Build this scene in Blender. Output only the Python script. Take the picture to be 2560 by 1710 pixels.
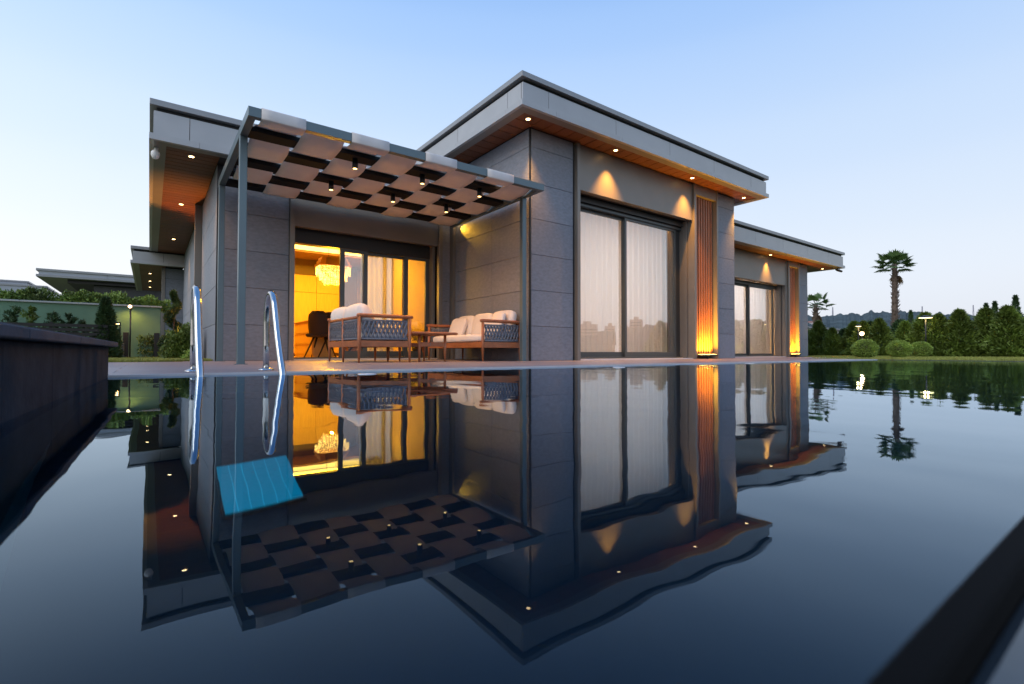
import bpy, bmesh, math, random
import numpy as np
from mathutils import Matrix, Vector

SC = bpy.context.scene
COL = SC.collection
for o_ in list(bpy.data.objects):
    bpy.data.objects.remove(o_)
rad = math.radians

# ------------------------------------------------------------------ camera
EYE = 0.152
cam = bpy.data.objects.new('camera', bpy.data.cameras.new('camera'))
COL.objects.link(cam)
YAW, PITCH, ROLL = 0.93481734, 0.01984798, 0.00177077
R_ = Vector((math.sin(YAW), -math.cos(YAW), 0)); F_ = Vector((math.cos(YAW), math.sin(YAW), 0)); Z_ = Vector((0, 0, 1))
Fp = math.cos(PITCH) * F_ + math.sin(PITCH) * Z_
Up = -math.sin(PITCH) * F_ + math.cos(PITCH) * Z_
rt = math.cos(ROLL) * R_ + math.sin(ROLL) * Up
up = -math.sin(ROLL) * R_ + math.cos(ROLL) * Up
M_ = Matrix((rt, up, -Fp)).transposed().to_4x4()
M_.translation = (0, 0, EYE)
cam.matrix_world = M_
cam.data.lens = 17.254
cam.data.sensor_width = 36
cam.data.clip_start = 0.01
cam.data.clip_end = 9000
cam.data.dof.use_dof = True
cam.data.dof.focus_distance = 7.5
cam.data.dof.aperture_fstop = 3.2
SC.camera = cam

# ------------------------------------------------------------------ world and sun
w = bpy.data.worlds.new('World'); SC.world = w; w.use_nodes = True
nt = w.node_tree
bg = nt.nodes['Background']
sky = nt.nodes.new('ShaderNodeTexSky'); sky.sky_type = 'NISHITA'; sky.sun_disc = False
sky.sun_elevation = rad(3.0); sky.sun_rotation = rad(-100)
sky.air_density = 1.0; sky.dust_density = 0.2; sky.ozone_density = 4.0
geo = nt.nodes.new('ShaderNodeNewGeometry')
sep = nt.nodes.new('ShaderNodeSeparateXYZ')
tc = nt.nodes.new('ShaderNodeTexCoord')
nt.links.new(tc.outputs['Generated'], sep.inputs[0])
ramp = nt.nodes.new('ShaderNodeValToRGB')
ramp.color_ramp.interpolation = 'CARDINAL'
els = ramp.color_ramp.elements
stops = [(0.0, (1.04, 1.01, 1.08)), (0.05, (1.08, 1.08, 1.12)), (0.12, (1.12, 1.15, 1.18)), (0.20, (1.04, 1.12, 1.19)), (0.30, (0.90, 1.04, 1.20)), (0.40, (0.76, 0.95, 1.20)),
         (0.51, (0.58, 0.82, 1.19)), (0.58, (0.45, 0.71, 1.15)), (0.72, (0.28, 0.54, 1.05)), (1.0, (0.12, 0.34, 0.82))]
stops = [(p_, tuple(q / 1.2 for q in c_)) for p_, c_ in stops]
els[0].position = stops[0][0]; els[0].color = (*stops[0][1], 1)
els[1].position = stops[-1][0]; els[1].color = (*stops[-1][1], 1)
for p_, c_ in stops[1:-1]:
    e_ = els.new(p_); e_.color = (*c_, 1)
nt.links.new(sep.outputs['Z'], ramp.inputs[0])
# dusk: the anti-solar side (+X) is dimmer and lilac near the ground, the sunset side (-X) brighter
mr = nt.nodes.new('ShaderNodeMapRange'); mr.inputs[1].default_value = -1; mr.inputs[2].default_value = 1
mr.inputs[3].default_value = 0.0; mr.inputs[4].default_value = 1.0
nt.links.new(sep.outputs['X'], mr.inputs[0])
sc_ = nt.nodes.new('ShaderNodeMix'); sc_.data_type = 'RGBA'; sc_.blend_type = 'MULTIPLY'; sc_.inputs['Factor'].default_value = 1
dusk = nt.nodes.new('ShaderNodeMix'); dusk.data_type = 'RGBA'; dusk.inputs['A'].default_value = (1.06, 1.04, 1.02, 1); dusk.inputs['B'].default_value = (0.76, 0.785, 0.83, 1)
nt.links.new(mr.outputs[0], dusk.inputs['Factor'])
nt.links.new(ramp.outputs[0], sc_.inputs['A']); nt.links.new(dusk.outputs['Result'], sc_.inputs['B'])
nsk = nt.nodes.new('ShaderNodeMix'); nsk.data_type = 'RGBA'; nsk.blend_type = 'MULTIPLY'; nsk.inputs['Factor'].default_value = 1
nt.links.new(sky.outputs[0], nsk.inputs['A']); nsk.inputs['B'].default_value = (0.26, 0.27, 0.36, 1)
mx = nt.nodes.new('ShaderNodeMix'); mx.data_type = 'RGBA'; mx.inputs['Factor'].default_value = 0.06
nt.links.new(sc_.outputs['Result'], mx.inputs['A']); nt.links.new(nsk.outputs['Result'], mx.inputs['B'])
nt.links.new(mx.outputs['Result'], bg.inputs[0])
bg.inputs[1].default_value = 1.2

sun = bpy.data.objects.new('sun', bpy.data.lights.new('sun', 'SUN'))
COL.objects.link(sun)
sun.data.energy = 1.4; sun.data.angle = rad(40); sun.data.color = (1.0, 0.92, 0.82)
sd = Vector((math.cos(rad(33)) * -1.0, -0.10, math.sin(rad(33)) * 1.0)).normalized()   # towards the afterglow
sun.rotation_euler = sd.to_track_quat('Z', 'Y').to_euler()

v = SC.view_settings
v.view_transform = 'Standard'; v.look = 'None'; v.exposure = 0.0; v.gamma = 1.0; v.use_curve_mapping = False
SC.cycles.use_denoising = True
try:
    SC.cycles.denoiser = 'OPENIMAGEDENOISE'
except Exception:
    pass
SC.cycles.max_bounces = 10; SC.cycles.transparent_max_bounces = 16
SC.cycles.glossy_bounces = 5; SC.cycles.transmission_bounces = 6; SC.cycles.diffuse_bounces = 4
SC.cycles.sample_clamp_indirect = 6.0
SC.cycles.caustics_reflective = False

# ------------------------------------------------------------------ materials
MATS = {}
def nodes_of(m):
    m.use_nodes = True
    t = m.node_tree
    return t, t.nodes, t.links, t.nodes['Principled BSDF']

def mat(name, col, rough=0.6, metal=0.0, noise=0.0, nscale=8.0, bump=0.0, bscale=60.0, stretch=(1, 1, 1), rnd=0.0, spec=0.5, bdist=0.01, detail=5):
    if name in MATS: return MATS[name]
    m = bpy.data.materials.new(name); MATS[name] = m
    t, n, l, p = nodes_of(m)
    p.inputs['Base Color'].default_value = (*col, 1)
    p.inputs['Roughness'].default_value = rough
    p.inputs['Metallic'].default_value = metal
    p.inputs['Specular IOR Level'].default_value = spec
    if noise or bump or rnd:
        c = n.new('ShaderNodeTexCoord'); mp = n.new('ShaderNodeMapping'); mp.inputs['Scale'].default_value = stretch
        oi = n.new('ShaderNodeObjectInfo')
        l.new(c.outputs['Object'], mp.inputs[0])
        off = n.new('ShaderNodeVectorMath'); off.operation = 'SCALE'; off.inputs['Scale'].default_value = 37.0
        cx = n.new('ShaderNodeCombineXYZ'); l.new(oi.outputs['Random'], cx.inputs[0]); l.new(oi.outputs['Random'], cx.inputs[1]); l.new(oi.outputs['Random'], cx.inputs[2])
        l.new(cx.outputs[0], off.inputs[0]); l.new(off.outputs[0], mp.inputs['Location'])
        if noise:
            nz = n.new('ShaderNodeTexNoise'); nz.inputs['Scale'].default_value = nscale; nz.inputs['Detail'].default_value = detail
            l.new(mp.outputs[0], nz.inputs[0])
            mrg = n.new('ShaderNodeMapRange'); mrg.inputs[1].default_value = 0.25; mrg.inputs[2].default_value = 0.75
            mrg.inputs[3].default_value = 1 - noise; mrg.inputs[4].default_value = 1 + noise
            l.new(nz.outputs[0], mrg.inputs[0])
            val = mrg.outputs[0]
        else:
            val = None
        if rnd:
            rr = n.new('ShaderNodeMapRange'); rr.inputs[3].default_value = 1 - rnd; rr.inputs[4].default_value = 1 + rnd
            l.new(oi.outputs['Random'], rr.inputs[0])
            if val is None: val = rr.outputs[0]
            else:
                mu = n.new('ShaderNodeMath'); mu.operation = 'MULTIPLY'; l.new(val, mu.inputs[0]); l.new(rr.outputs[0], mu.inputs[1]); val = mu.outputs[0]
        if val is not None:
            mxx = n.new('ShaderNodeMix'); mxx.data_type = 'RGBA'; mxx.blend_type = 'MULTIPLY'; mxx.inputs['Factor'].default_value = 1
            mxx.inputs['A'].default_value = (*col, 1); l.new(val, mxx.inputs['B'])
            l.new(mxx.outputs['Result'], p.inputs['Base Color'])
        if bump:
            nb = n.new('ShaderNodeTexNoise'); nb.inputs['Scale'].default_value = bscale; nb.inputs['Detail'].default_value = 4
            l.new(mp.outputs[0], nb.inputs[0])
            b = n.new('ShaderNodeBump'); b.inputs['Strength'].default_value = bump; b.inputs['Distance'].default_value = bdist
            l.new(nb.outputs[0], b.inputs['Height']); l.new(b.outputs[0], p.inputs['Normal'])
    return m

def emit(name, col, s):
    if name in MATS: return MATS[name]
    m = bpy.data.materials.new(name); MATS[name] = m
    t, n, l, p = nodes_of(m)
    p.inputs['Base Color'].default_value = (*[min(c, .8) for c in col], 1)
    p.inputs['Emission Color'].default_value = (*col, 1); p.inputs['Emission Strength'].default_value = s
    return m

STONE = mat('stone', (0.205, 0.225, 0.268), 0.58, noise=0.16, nscale=14, bump=0.35, bscale=90, stretch=(1, 1, 2.2), rnd=0.05)
STONE_GAP = mat('joint_dark', (0.03, 0.03, 0.032), 0.8)
BRONZE = mat('bronze_panel', (0.225, 0.208, 0.188), 0.42, metal=0.35, noise=0.05, nscale=3)
FASCIA = mat('fascia_panel', (0.43, 0.425, 0.42), 0.40, metal=0.25, noise=0.05, nscale=2.5, rnd=0.03)
CAPM = mat('cap_metal', (0.31, 0.31, 0.31), 0.40, metal=0.35, noise=0.05, nscale=3)
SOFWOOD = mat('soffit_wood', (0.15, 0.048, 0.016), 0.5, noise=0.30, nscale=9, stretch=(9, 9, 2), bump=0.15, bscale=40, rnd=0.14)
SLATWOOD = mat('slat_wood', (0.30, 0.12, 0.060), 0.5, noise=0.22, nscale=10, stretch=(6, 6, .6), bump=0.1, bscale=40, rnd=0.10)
FRAME = mat('door_frame_metal', (0.075, 0.09, 0.095), 0.35, metal=0.3)
FRAME2 = mat('door_frame_dark', (0.018, 0.02, 0.022), 0.4)
PERG = mat('pergola_metal', (0.12, 0.165, 0.185), 0.38, metal=0.4, noise=0.05, nscale=4)
PERGB = mat('pergola_crossbeam_metal', (0.014, 0.015, 0.016), 0.85, spec=0.15)
CLOTH = mat('canopy_cloth', (0.71, 0.68, 0.67), 0.9, noise=0.05, nscale=6, bump=0.25, bscale=300)
DECK = mat('deck_tile', (0.26, 0.222, 0.235), 0.42, noise=0.18, nscale=10, stretch=(1, 6, 1), bump=0.12, bscale=60, rnd=0.06)
PALE = mat('pale_edge_stone', (0.62, 0.61, 0.62), 0.5, noise=0.08, nscale=5)
CHROME = mat('polished_steel', (0.58, 0.57, 0.56), 0.14, metal=1.0)
TEAK = mat('teak', (0.34, 0.115, 0.045), 0.42, noise=0.25, nscale=10, stretch=(1, 1, 1), bump=0.08, bscale=50)
ROPE = mat('grey_rope', (0.17, 0.18, 0.215), 0.8, noise=0.25, nscale=120, bump=0.3, bscale=400)
CUSH = mat('cushion_fabric', (0.76, 0.70, 0.66), 0.9, noise=0.04, nscale=10, bump=0.35, bscale=260)
RIMM = mat('rim_black', (0.003, 0.003, 0.003), 0.9, spec=0.1)
BLACK = mat('black_metal', (0.012, 0.012, 0.013), 0.4)
WHITE = mat('white_plastic', (0.75, 0.75, 0.75), 0.35)
INWALL = mat('interior_wall', (0.64, 0.47, 0.24), 0.7, noise=0.05, nscale=2)
INCEIL = mat('interior_ceiling', (0.62, 0.55, 0.46), 0.7)
INCEILW = mat('interior_ceiling_wood', (0.24, 0.12, 0.055), 0.5, noise=0.2, nscale=4, stretch=(8, 1, 1))
CABW = mat('cabinet_veneer', (0.60, 0.40, 0.14), 0.45, noise=0.12, nscale=5, stretch=(8, 8, .8))
CABD = mat('cabinet_dark', (0.09, 0.045, 0.025), 0.3)
INFLOOR = mat('interior_floor', (0.35, 0.25, 0.16), 0.4, noise=0.1)
CHAIRM = mat('dining_chair_velvet', (0.045, 0.025, 0.02), 0.8)
LEDGE = mat('ledge_stone', (0.030, 0.037, 0.050), 0.75, spec=0.04, noise=0.35, nscale=7, bump=0.25, bscale=45)
LEDGEC = mat('ledge_coping_stone', (0.075, 0.08, 0.10), 0.7, spec=0.1, noise=0.2, nscale=9, bump=0.25, bscale=60)
POOLF = mat('pool_floor_tile', (0.0015, 0.007, 0.016), 0.4, noise=0.2, nscale=3)  # dimness of the deep floor is put into this near-black colour
POOLT = mat('pool_tile', (0.016, 0.10, 0.12), 0.4, noise=0.2, nscale=3)  # teal of the lit underwater walls is put into the tile colour
GREENW = mat('green_plaster', (0.15, 0.26, 0.17), 0.9, noise=0.10, nscale=4, bump=0.5, bscale=70)
GREENC = mat('wall_coping', (0.42, 0.44, 0.42), 0.7)
NEIGH = mat('neighbour_wall', (0.085, 0.085, 0.095), 0.8, noise=0.08, nscale=2)
NEIGHL = mat('neighbour_fascia', (0.42, 0.43, 0.45), 0.5, noise=0.05, nscale=1)
SOIL = mat('soil', (0.06, 0.05, 0.035), 0.95, noise=0.3, nscale=3)
LAWN = mat('lawn_green', (0.19, 0.21, 0.05), 0.9, noise=0.3, nscale=3, bump=0.6, bscale=60)
GRASS = mat('grass_blades', (0.26, 0.28, 0.06), 0.7, noise=0.3, nscale=2)
FOL1 = mat('foliage_thuja', (0.115, 0.175, 0.025), 0.6, noise=0.55, nscale=2.6, rnd=0.18)
FOL2 = mat('foliage_dark', (0.045, 0.09, 0.03), 0.6, noise=0.5, nscale=5, rnd=0.1)
FOL3 = mat('foliage_bright', (0.23, 0.33, 0.06), 0.6, noise=0.5, nscale=5, rnd=0.15)
FOL4 = mat('palm_leaf', (0.08, 0.145, 0.045), 0.5, noise=0.4, nscale=3)
DEADL = mat('dead_palm_leaf', (0.17, 0.11, 0.055), 0.8, noise=0.3, nscale=3)
BARK = mat('palm_bark', (0.12, 0.085, 0.065), 0.9, noise=0.35, nscale=6, bump=0.6, bscale=20)
TWIG = mat('stem_bark', (0.07, 0.05, 0.035), 0.9)
HILLM = mat('hill_woods', (0.055, 0.075, 0.070), 0.9, noise=0.5, nscale=0.08)
FARW = mat('far_house_wall', (0.62, 0.58, 0.55), 0.8)
FARR = mat('far_house_roof', (0.35, 0.17, 0.12), 0.8)
FART = mat('far_tower_wall', (0.38, 0.31, 0.29), 0.8)
CURT_D = mat('brown_drape', (0.22, 0.12, 0.07), 0.85, noise=0.1, nscale=4, stretch=(1, 1, .1))
GLOWW = emit('lamp_glow_warm', (1.0, 0.62, 0.26), 14)
GLOWS = emit('lamp_glow_strong', (1.0, 0.62, 0.30), 7)
GLOWP = emit('lamp_glow_pendant', (1.0, 0.62, 0.22), 5)
COVE = emit('cove_glow', (1.0, 0.66, 0.16), 3.2)
CRYST = emit('crystal_glow', (1.0, 0.62, 0.16), 2.6)
def sparkle(m):
    t, n, l, p = nodes_of(m)
    c = n.new('ShaderNodeTexCoord'); z = n.new('ShaderNodeTexNoise'); z.inputs['Scale'].default_value = 26; z.inputs['Detail'].default_value = 2
    q = n.new('ShaderNodeMapRange'); q.inputs[1].default_value = .38; q.inputs[2].default_value = .64; q.inputs[3].default_value = .35; q.inputs[4].default_value = 4.5
    l.new(c.outputs['Object'], z.inputs[0]); l.new(z.outputs[0], q.inputs[0]); l.new(q.outputs[0], p.inputs['Emission Strength'])
sparkle(CRYST)
POOLG = emit('pool_panel_glow', (0.0, 0.30, 0.44), 0.50)
POOLG2 = emit('pool_panel_joint_glow', (0.02, 0.44, 0.60), 0.60)

def glass_mat():
    m = bpy.data.materials.new('window_glass'); m.use_nodes = True
    t = m.node_tree; n = t.nodes; l = t.links; n.clear()
    out = n.new('ShaderNodeOutputMaterial'); mixs = n.new('ShaderNodeMixShader')
    tr = n.new('ShaderNodeBsdfTransparent'); tr.inputs[0].default_value = (0.93, 0.95, 0.95, 1)
    gl = n.new('ShaderNodeBsdfGlossy'); gl.inputs['Roughness'].default_value = 0.0; gl.inputs[0].default_value = (1, 1, 1, 1)
    lw = n.new('ShaderNodeLayerWeight'); lw.inputs[0].default_value = 0.5
    pw = n.new('ShaderNodeMath'); pw.operation = 'POWER'; pw.inputs[1].default_value = 3.2
    l.new(lw.outputs['Facing'], pw.inputs[0])
    ma = n.new('ShaderNodeMath'); ma.operation = 'MULTIPLY_ADD'; ma.inputs[1].default_value = 0.80; ma.inputs[2].default_value = 0.17
    l.new(pw.outputs[0], ma.inputs[0]); l.new(ma.outputs[0], mixs.inputs[0])
    l.new(tr.outputs[0], mixs.inputs[1]); l.new(gl.outputs[0], mixs.inputs[2]); l.new(mixs.outputs[0], out.inputs[0])
    return m
GLASS = glass_mat()

def sheer_mat(name, col, see):
    m = bpy.data.materials.new(name); m.use_nodes = True
    t = m.node_tree; n = t.nodes; l = t.links; n.clear()
    out = n.new('ShaderNodeOutputMaterial')
    d = n.new('ShaderNodeBsdfDiffuse'); d.inputs[0].default_value = (*col, 1)
    tl = n.new('ShaderNodeBsdfTranslucent'); tl.inputs[0].default_value = (*col, 1)
    tr = n.new('ShaderNodeBsdfTransparent')
    a = n.new('ShaderNodeMixShader'); a.inputs[0].default_value = 0.45
    b = n.new('ShaderNodeMixShader'); b.inputs[0].default_value = see
    l.new(d.outputs[0], a.inputs[1]); l.new(tl.outputs[0], a.inputs[2]); l.new(a.outputs[0], b.inputs[1]); l.new(tr.outputs[0], b.inputs[2]); l.new(b.outputs[0], out.inputs[0])
    return m
SHEER = sheer_mat('sheer_curtain', (0.82, 0.79, 0.78), 0.0)

def water_mat():
    m = bpy.data.materials.new('pool_water'); m.use_nodes = True
    t = m.node_tree; n = t.nodes; l = t.links; n.clear()
    out = n.new('ShaderNodeOutputMaterial')
    g = n.new('ShaderNodeBsdfRefraction'); g.inputs['IOR'].default_value = 1.33; g.inputs['Roughness'].default_value = 0.0
    g.inputs[0].default_value = (0.62, 0.86, 0.96, 1)
    gl = n.new('ShaderNodeBsdfGlossy'); gl.inputs['Roughness'].default_value = 0.0; gl.inputs[0].default_value = (0.70, 0.85, 1.0, 1)
    lw = n.new('ShaderNodeLayerWeight'); lw.inputs[0].default_value = 0.5
    pw = n.new('ShaderNodeMath'); pw.operation = 'POWER'; pw.inputs[1].default_value = 4.6
    mxs = n.new('ShaderNodeMixShader')
    l.new(lw.outputs['Facing'], pw.inputs[0]); l.new(pw.outputs[0], mxs.inputs[0]); l.new(g.outputs[0], mxs.inputs[1]); l.new(gl.outputs[0], mxs.inputs[2])
    c = n.new('ShaderNodeTexCoord')
    mp = n.new('ShaderNodeMapping'); mp.inputs['Rotation'].default_value = (0, 0, rad(-25)); mp.inputs['Scale'].default_value = (1.0, 0.6, 1)
    l.new(c.outputs['Object'], mp.inputs[0])
    n1 = n.new('ShaderNodeTexNoise'); n1.inputs['Scale'].default_value = 2.2; n1.inputs['Detail'].default_value = 2; l.new(mp.outputs[0], n1.inputs[0])
    n2 = n.new('ShaderNodeTexNoise'); n2.inputs['Scale'].default_value = 11.0; n2.inputs['Detail'].default_value = 1; l.new(mp.outputs[0], n2.inputs[0])
    # breeze ripples only further out over the open right-hand end
    sx = n.new('ShaderNodeSeparateXYZ'); l.new(c.outputs['Object'], sx.inputs[0])
    far = n.new('ShaderNodeMapRange'); far.inputs[1].default_value = 4.0; far.inputs[2].default_value = 11.0; far.inputs[3].default_value = 0.10; far.inputs[4].default_value = 0.55
    l.new(sx.outputs[0], far.inputs[0])
    mu = n.new('ShaderNodeMath'); mu.operation = 'MULTIPLY'; l.new(n2.outputs[0], mu.inputs[0]); l.new(far.outputs[0], mu.inputs[1])
    ad = n.new('ShaderNodeMath'); ad.operation = 'ADD'; l.new(n1.outputs[0], ad.inputs[0]); l.new(mu.outputs[0], ad.inputs[1])
    b = n.new('ShaderNodeBump'); b.inputs['Strength'].default_value = 1.0; b.inputs['Distance'].default_value = 0.0030
    l.new(ad.outputs[0], b.inputs['Height']); l.new(b.outputs[0], g.inputs['Normal']); l.new(b.outputs[0], gl.inputs['Normal']); l.new(b.outputs[0], lw.inputs['Normal'])
    l.new(mxs.outputs[0], out.inputs[0])
    return m
WATER = water_mat()

# ------------------------------------------------------------------ builders
WL = {}          # world location of every object (parents carry no rotation while building)
CACHE = {}

def link(o, parent=None, loc=(0, 0, 0)):
    COL.objects.link(o)
    if parent is not None:
        o.parent = parent
        o.location = Vector(loc) - WL[parent.name]
    else:
        o.location = loc
    WL[o.name] = Vector(loc)
    return o

def tag(o, label=None, cat=None, group=None, kind=None):
    if label: o['label'] = label
    if cat: o['category'] = cat
    if group: o['group'] = group
    if kind: o['kind'] = kind
    return o

def empty(name, loc=(0, 0, 0), label=None, cat=None, group=None):
    o = bpy.data.objects.new(name, None); o.empty_display_size = 0.2
    link(o, None, loc)
    return tag(o, label, cat, group)

def mesh_obj(name, verts, faces, m, parent=None, loc=(0, 0, 0), smooth=False):
    me = bpy.data.meshes.new(name)
    me.from_pydata([tuple(q) for q in verts], [], faces); me.update()
    if m: me.materials.append(m)
    if smooth: me.polygons.foreach_set('use_smooth', [True] * len(me.polygons))
    return link(bpy.data.objects.new(name, me), parent, loc)

def bm_obj(name, bm, m, parent=None, loc=(0, 0, 0), smooth=False):
    bmesh.ops.recalc_face_normals(bm, faces=bm.faces)
    me = bpy.data.meshes.new(name); bm.to_mesh(me); bm.free()
    me.materials.append(m)
    if smooth: me.polygons.foreach_set('use_smooth', [True] * len(me.polygons))
    return link(bpy.data.objects.new(name, me), parent, loc)

def box_mesh(dx, dy, dz, m, bev):
    k = (round(dx, 4), round(dy, 4), round(dz, 4), m.name, bev)
    if k in CACHE: return CACHE[k]
    bm = bmesh.new(); bmesh.ops.create_cube(bm, size=1)
    for q in bm.verts: q.co = (q.co.x * dx, q.co.y * dy, q.co.z * dz)
    if bev: bmesh.ops.bevel(bm, geom=bm.edges[:], offset=min(bev, dx * .4, dy * .4, dz * .4), segments=1, affect='EDGES')
    me = bpy.data.meshes.new('box'); bm.to_mesh(me); bm.free(); me.materials.append(m)
    CACHE[k] = me
    return me

def bx(name, x0, x1, y0, y1, z0, z1, m, parent=None, bev=0.0):
    o = bpy.data.objects.new(name, box_mesh(x1 - x0, y1 - y0, z1 - z0, m, bev))
    return link(o, parent, ((x0 + x1) / 2, (y0 + y1) / 2, (z0 + z1) / 2))

def add_box(bm, x0, x1, y0, y1, z0, z1):
    r = bmesh.ops.create_cube(bm, size=1)
    for q in r['verts']:
        q.co = ((x0 + x1) / 2 + q.co.x * (x1 - x0), (y0 + y1) / 2 + q.co.y * (y1 - y0), (z0 + z1) / 2 + q.co.z * (z1 - z0))

def boxes(name, lst, m, parent=None, loc=(0, 0, 0)):
    bm = bmesh.new()
    for b in lst: add_box(bm, *b)
    return bm_obj(name, bm, m, parent, loc)

def ring_frame(p, d):
    d = Vector(d).normalized()
    a = Vector((0, 0, 1)) if abs(d.z) < .9 else Vector((1, 0, 0))
    u = d.cross(a).normalized(); return u, d.cross(u).normalized()

def tube_data(path, radii, seg=10, cap=True):
    path = [Vector(q) for q in path]
    if not hasattr(radii, '__len__'): radii = [radii] * len(path)
    vs, fs = [], []
    pu = None
    for i, q in enumerate(path):
        d = (path[min(i + 1, len(path) - 1)] - path[max(i - 1, 0)])
        u, vv = ring_frame(q, d)
        if pu is not None:
            dn = d.normalized(); u = (pu - dn * pu.dot(dn)).normalized(); vv = dn.cross(u)
        pu = u
        for k in range(seg):
            a = 2 * math.pi * k / seg
            vs.append(q + (u * math.cos(a) + vv * math.sin(a)) * radii[i])
    for i in range(len(path) - 1):
        for k in range(seg):
            a, b = i * seg + k, i * seg + (k + 1) % seg
            fs.append((a, b, b + seg, a + seg))
    if cap:
        fs.append(tuple(range(seg - 1, -1, -1))); fs.append(tuple(range((len(path) - 1) * seg, len(path) * seg)))
    return vs, fs

def tube(name, path, radii, m, parent=None, seg=10, loc=(0, 0, 0)):
    vs, fs = tube_data(path, radii, seg)
    return mesh_obj(name, vs, fs, m, parent, loc, smooth=True)

def multi(name, parts, m, parent=None, loc=(0, 0, 0), smooth=True):
    V, Fc = [], []
    for vs, fs in parts:
        b = len(V); V += list(vs); Fc += [tuple(i + b for i in f) for f in fs]
    return mesh_obj(name, V, Fc, m, parent, loc, smooth)

def lathe(profile, seg=20):
    vs, fs = [], []
    for r, z in profile:
        for k in range(seg):
            a = 2 * math.pi * k / seg; vs.append((r * math.cos(a), r * math.sin(a), z))
    for i in range(len(profile) - 1):
        for k in range(seg):
            a, b = i * seg + k, i * seg + (k + 1) % seg
            fs.append((a, b, b + seg, a + seg))
    fs.append(tuple(range(seg - 1, -1, -1))); fs.append(tuple(range((len(profile) - 1) * seg, len(profile) * seg)))
    return vs, fs

def np_mesh(name, verts, quads, m, parent=None, loc=(0, 0, 0)):
    me = bpy.data.meshes.new(name)
    nv, nf = len(verts), len(quads); k = quads.shape[1]
    me.vertices.add(nv); me.vertices.foreach_set('co', np.asarray(verts, np.float32).ravel())
    me.loops.add(nf * k); me.loops.foreach_set('vertex_index', np.asarray(quads, np.int32).ravel())
    me.polygons.add(nf); me.polygons.foreach_set('loop_start', np.arange(0, nf * k, k, dtype=np.int32))
    me.polygons.foreach_set('loop_total', np.full(nf, k, np.int32))
    me.update(); me.validate(); me.materials.append(m)
    return link(bpy.data.objects.new(name, me), parent, loc)

def leaves(pos, dirs, length, width, rng):
    """rhombus leaves at pos pointing along dirs"""
    n = len(pos)
    d = dirs / (np.linalg.norm(dirs, axis=1, keepdims=True) + 1e-9)
    r = rng.normal(size=(n, 3)); s = np.cross(d, r); s /= (np.linalg.norm(s, axis=1, keepdims=True) + 1e-9)
    L = (length * rng.uniform(.6, 1.3, n))[:, None]; Wd = (width * rng.uniform(.6, 1.3, n))[:, None]
    a = pos; b = pos + d * L * .45 + s * Wd; c = pos + d * L; e = pos + d * L * .45 - s * Wd
    V = np.stack([a, b, c, e], 1).reshape(-1, 3)
    return V, np.arange(n * 4).reshape(n, 4)

def light(name, typ, loc, energy, col, parent=None, **kw):
    d = bpy.data.lights.new(name, typ); d.energy = energy; d.color = col
    for k, q in kw.items():
        if k not in ('rot', 'aim'): setattr(d, k, q)
    o = bpy.data.objects.new(name, d)
    link(o, parent, loc)
    if 'aim' in kw: o.rotation_euler = Vector(kw['aim']).to_track_quat('-Z', 'Y').to_euler()
    return o

def copy_tree(o, parent=None):
    c = o.copy(); COL.objects.link(c)
    if parent is not None: c.parent = parent
    for ch in list(o.children):
        copy_tree(ch, c)
    return c

ORD = ['first', 'second', 'third', 'fourth', 'fifth', 'sixth', 'seventh', 'eighth', 'ninth', 'tenth', 'eleventh', 'twelfth', 'thirteenth',
       'fourteenth', 'fifteenth', 'sixteenth', 'seventeenth', 'eighteenth', 'nineteenth', 'twentieth', 'twenty-first', 'twenty-second', 'twenty-third', 'twenty-fourth']
WARM = (1.0, 0.42, 0.065)
rng = np.random.default_rng(7)
random.seed(7)

# ------------------------------------------------------------------ setting: ground, pool, deck, lawn
PX0, PX1, PY0, PY1 = -0.34, 12.9, 0.090, 3.92      # pool opening
WZ = -0.012                                        # water level
B = 4000
def frame_sheet(name, ox0, ox1, oy0, oy1, ix0, ix1, iy0, iy1, z, m, parent=None):
    vs = [(ox0, oy0, z), (ox1, oy0, z), (ox1, oy1, z), (ox0, oy1, z), (ix0, iy0, z), (ix1, iy0, z), (ix1, iy1, z), (ix0, iy1, z)]
    fs = [(0, 1, 5, 4), (1, 2, 6, 5), (2, 3, 7, 6), (3, 0, 4, 7)]
    return mesh_obj(name, vs, fs, m, parent)
tag(frame_sheet('ground', -B, B, -B, B, PX0 - .04, PX1 + .04, PY0 - .03, PY1 + .04, -0.055, SOIL), kind='structure')

# basin
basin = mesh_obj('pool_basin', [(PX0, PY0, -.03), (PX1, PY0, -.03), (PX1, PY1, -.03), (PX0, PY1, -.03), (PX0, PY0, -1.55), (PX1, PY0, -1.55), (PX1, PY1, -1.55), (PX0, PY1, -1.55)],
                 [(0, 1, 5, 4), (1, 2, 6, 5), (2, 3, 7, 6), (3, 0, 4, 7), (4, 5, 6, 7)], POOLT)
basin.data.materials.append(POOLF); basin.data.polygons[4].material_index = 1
tag(basin, kind='structure')
wat = mesh_obj('pool_water', [(PX0 - .01, PY0 - .01, WZ), (PX1 + .01, PY0 - .01, WZ), (PX1 + .01, PY1 + .004, WZ), (PX0 - .01, PY1 + .004, WZ)], [(0, 1, 2, 3)], WATER)
tag(wat, kind='structure')
# near rim (black metal overflow edge) and the wet channel outside it
rim = bx('pool_rim', -0.34, 13.2, 0.068, 0.0885, -0.05, 0.0, RIMM, None, 0.003); tag(rim, kind='structure')
WETC = mat('wet_channel', (0.02, 0.03, 0.04), 0.05, bump=0.05, bscale=12)
ch = bx('overflow_channel', -0.34, 13.2, -0.60, 0.0665, -0.054, -0.022, WETC); tag(ch, kind='structure')
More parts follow.
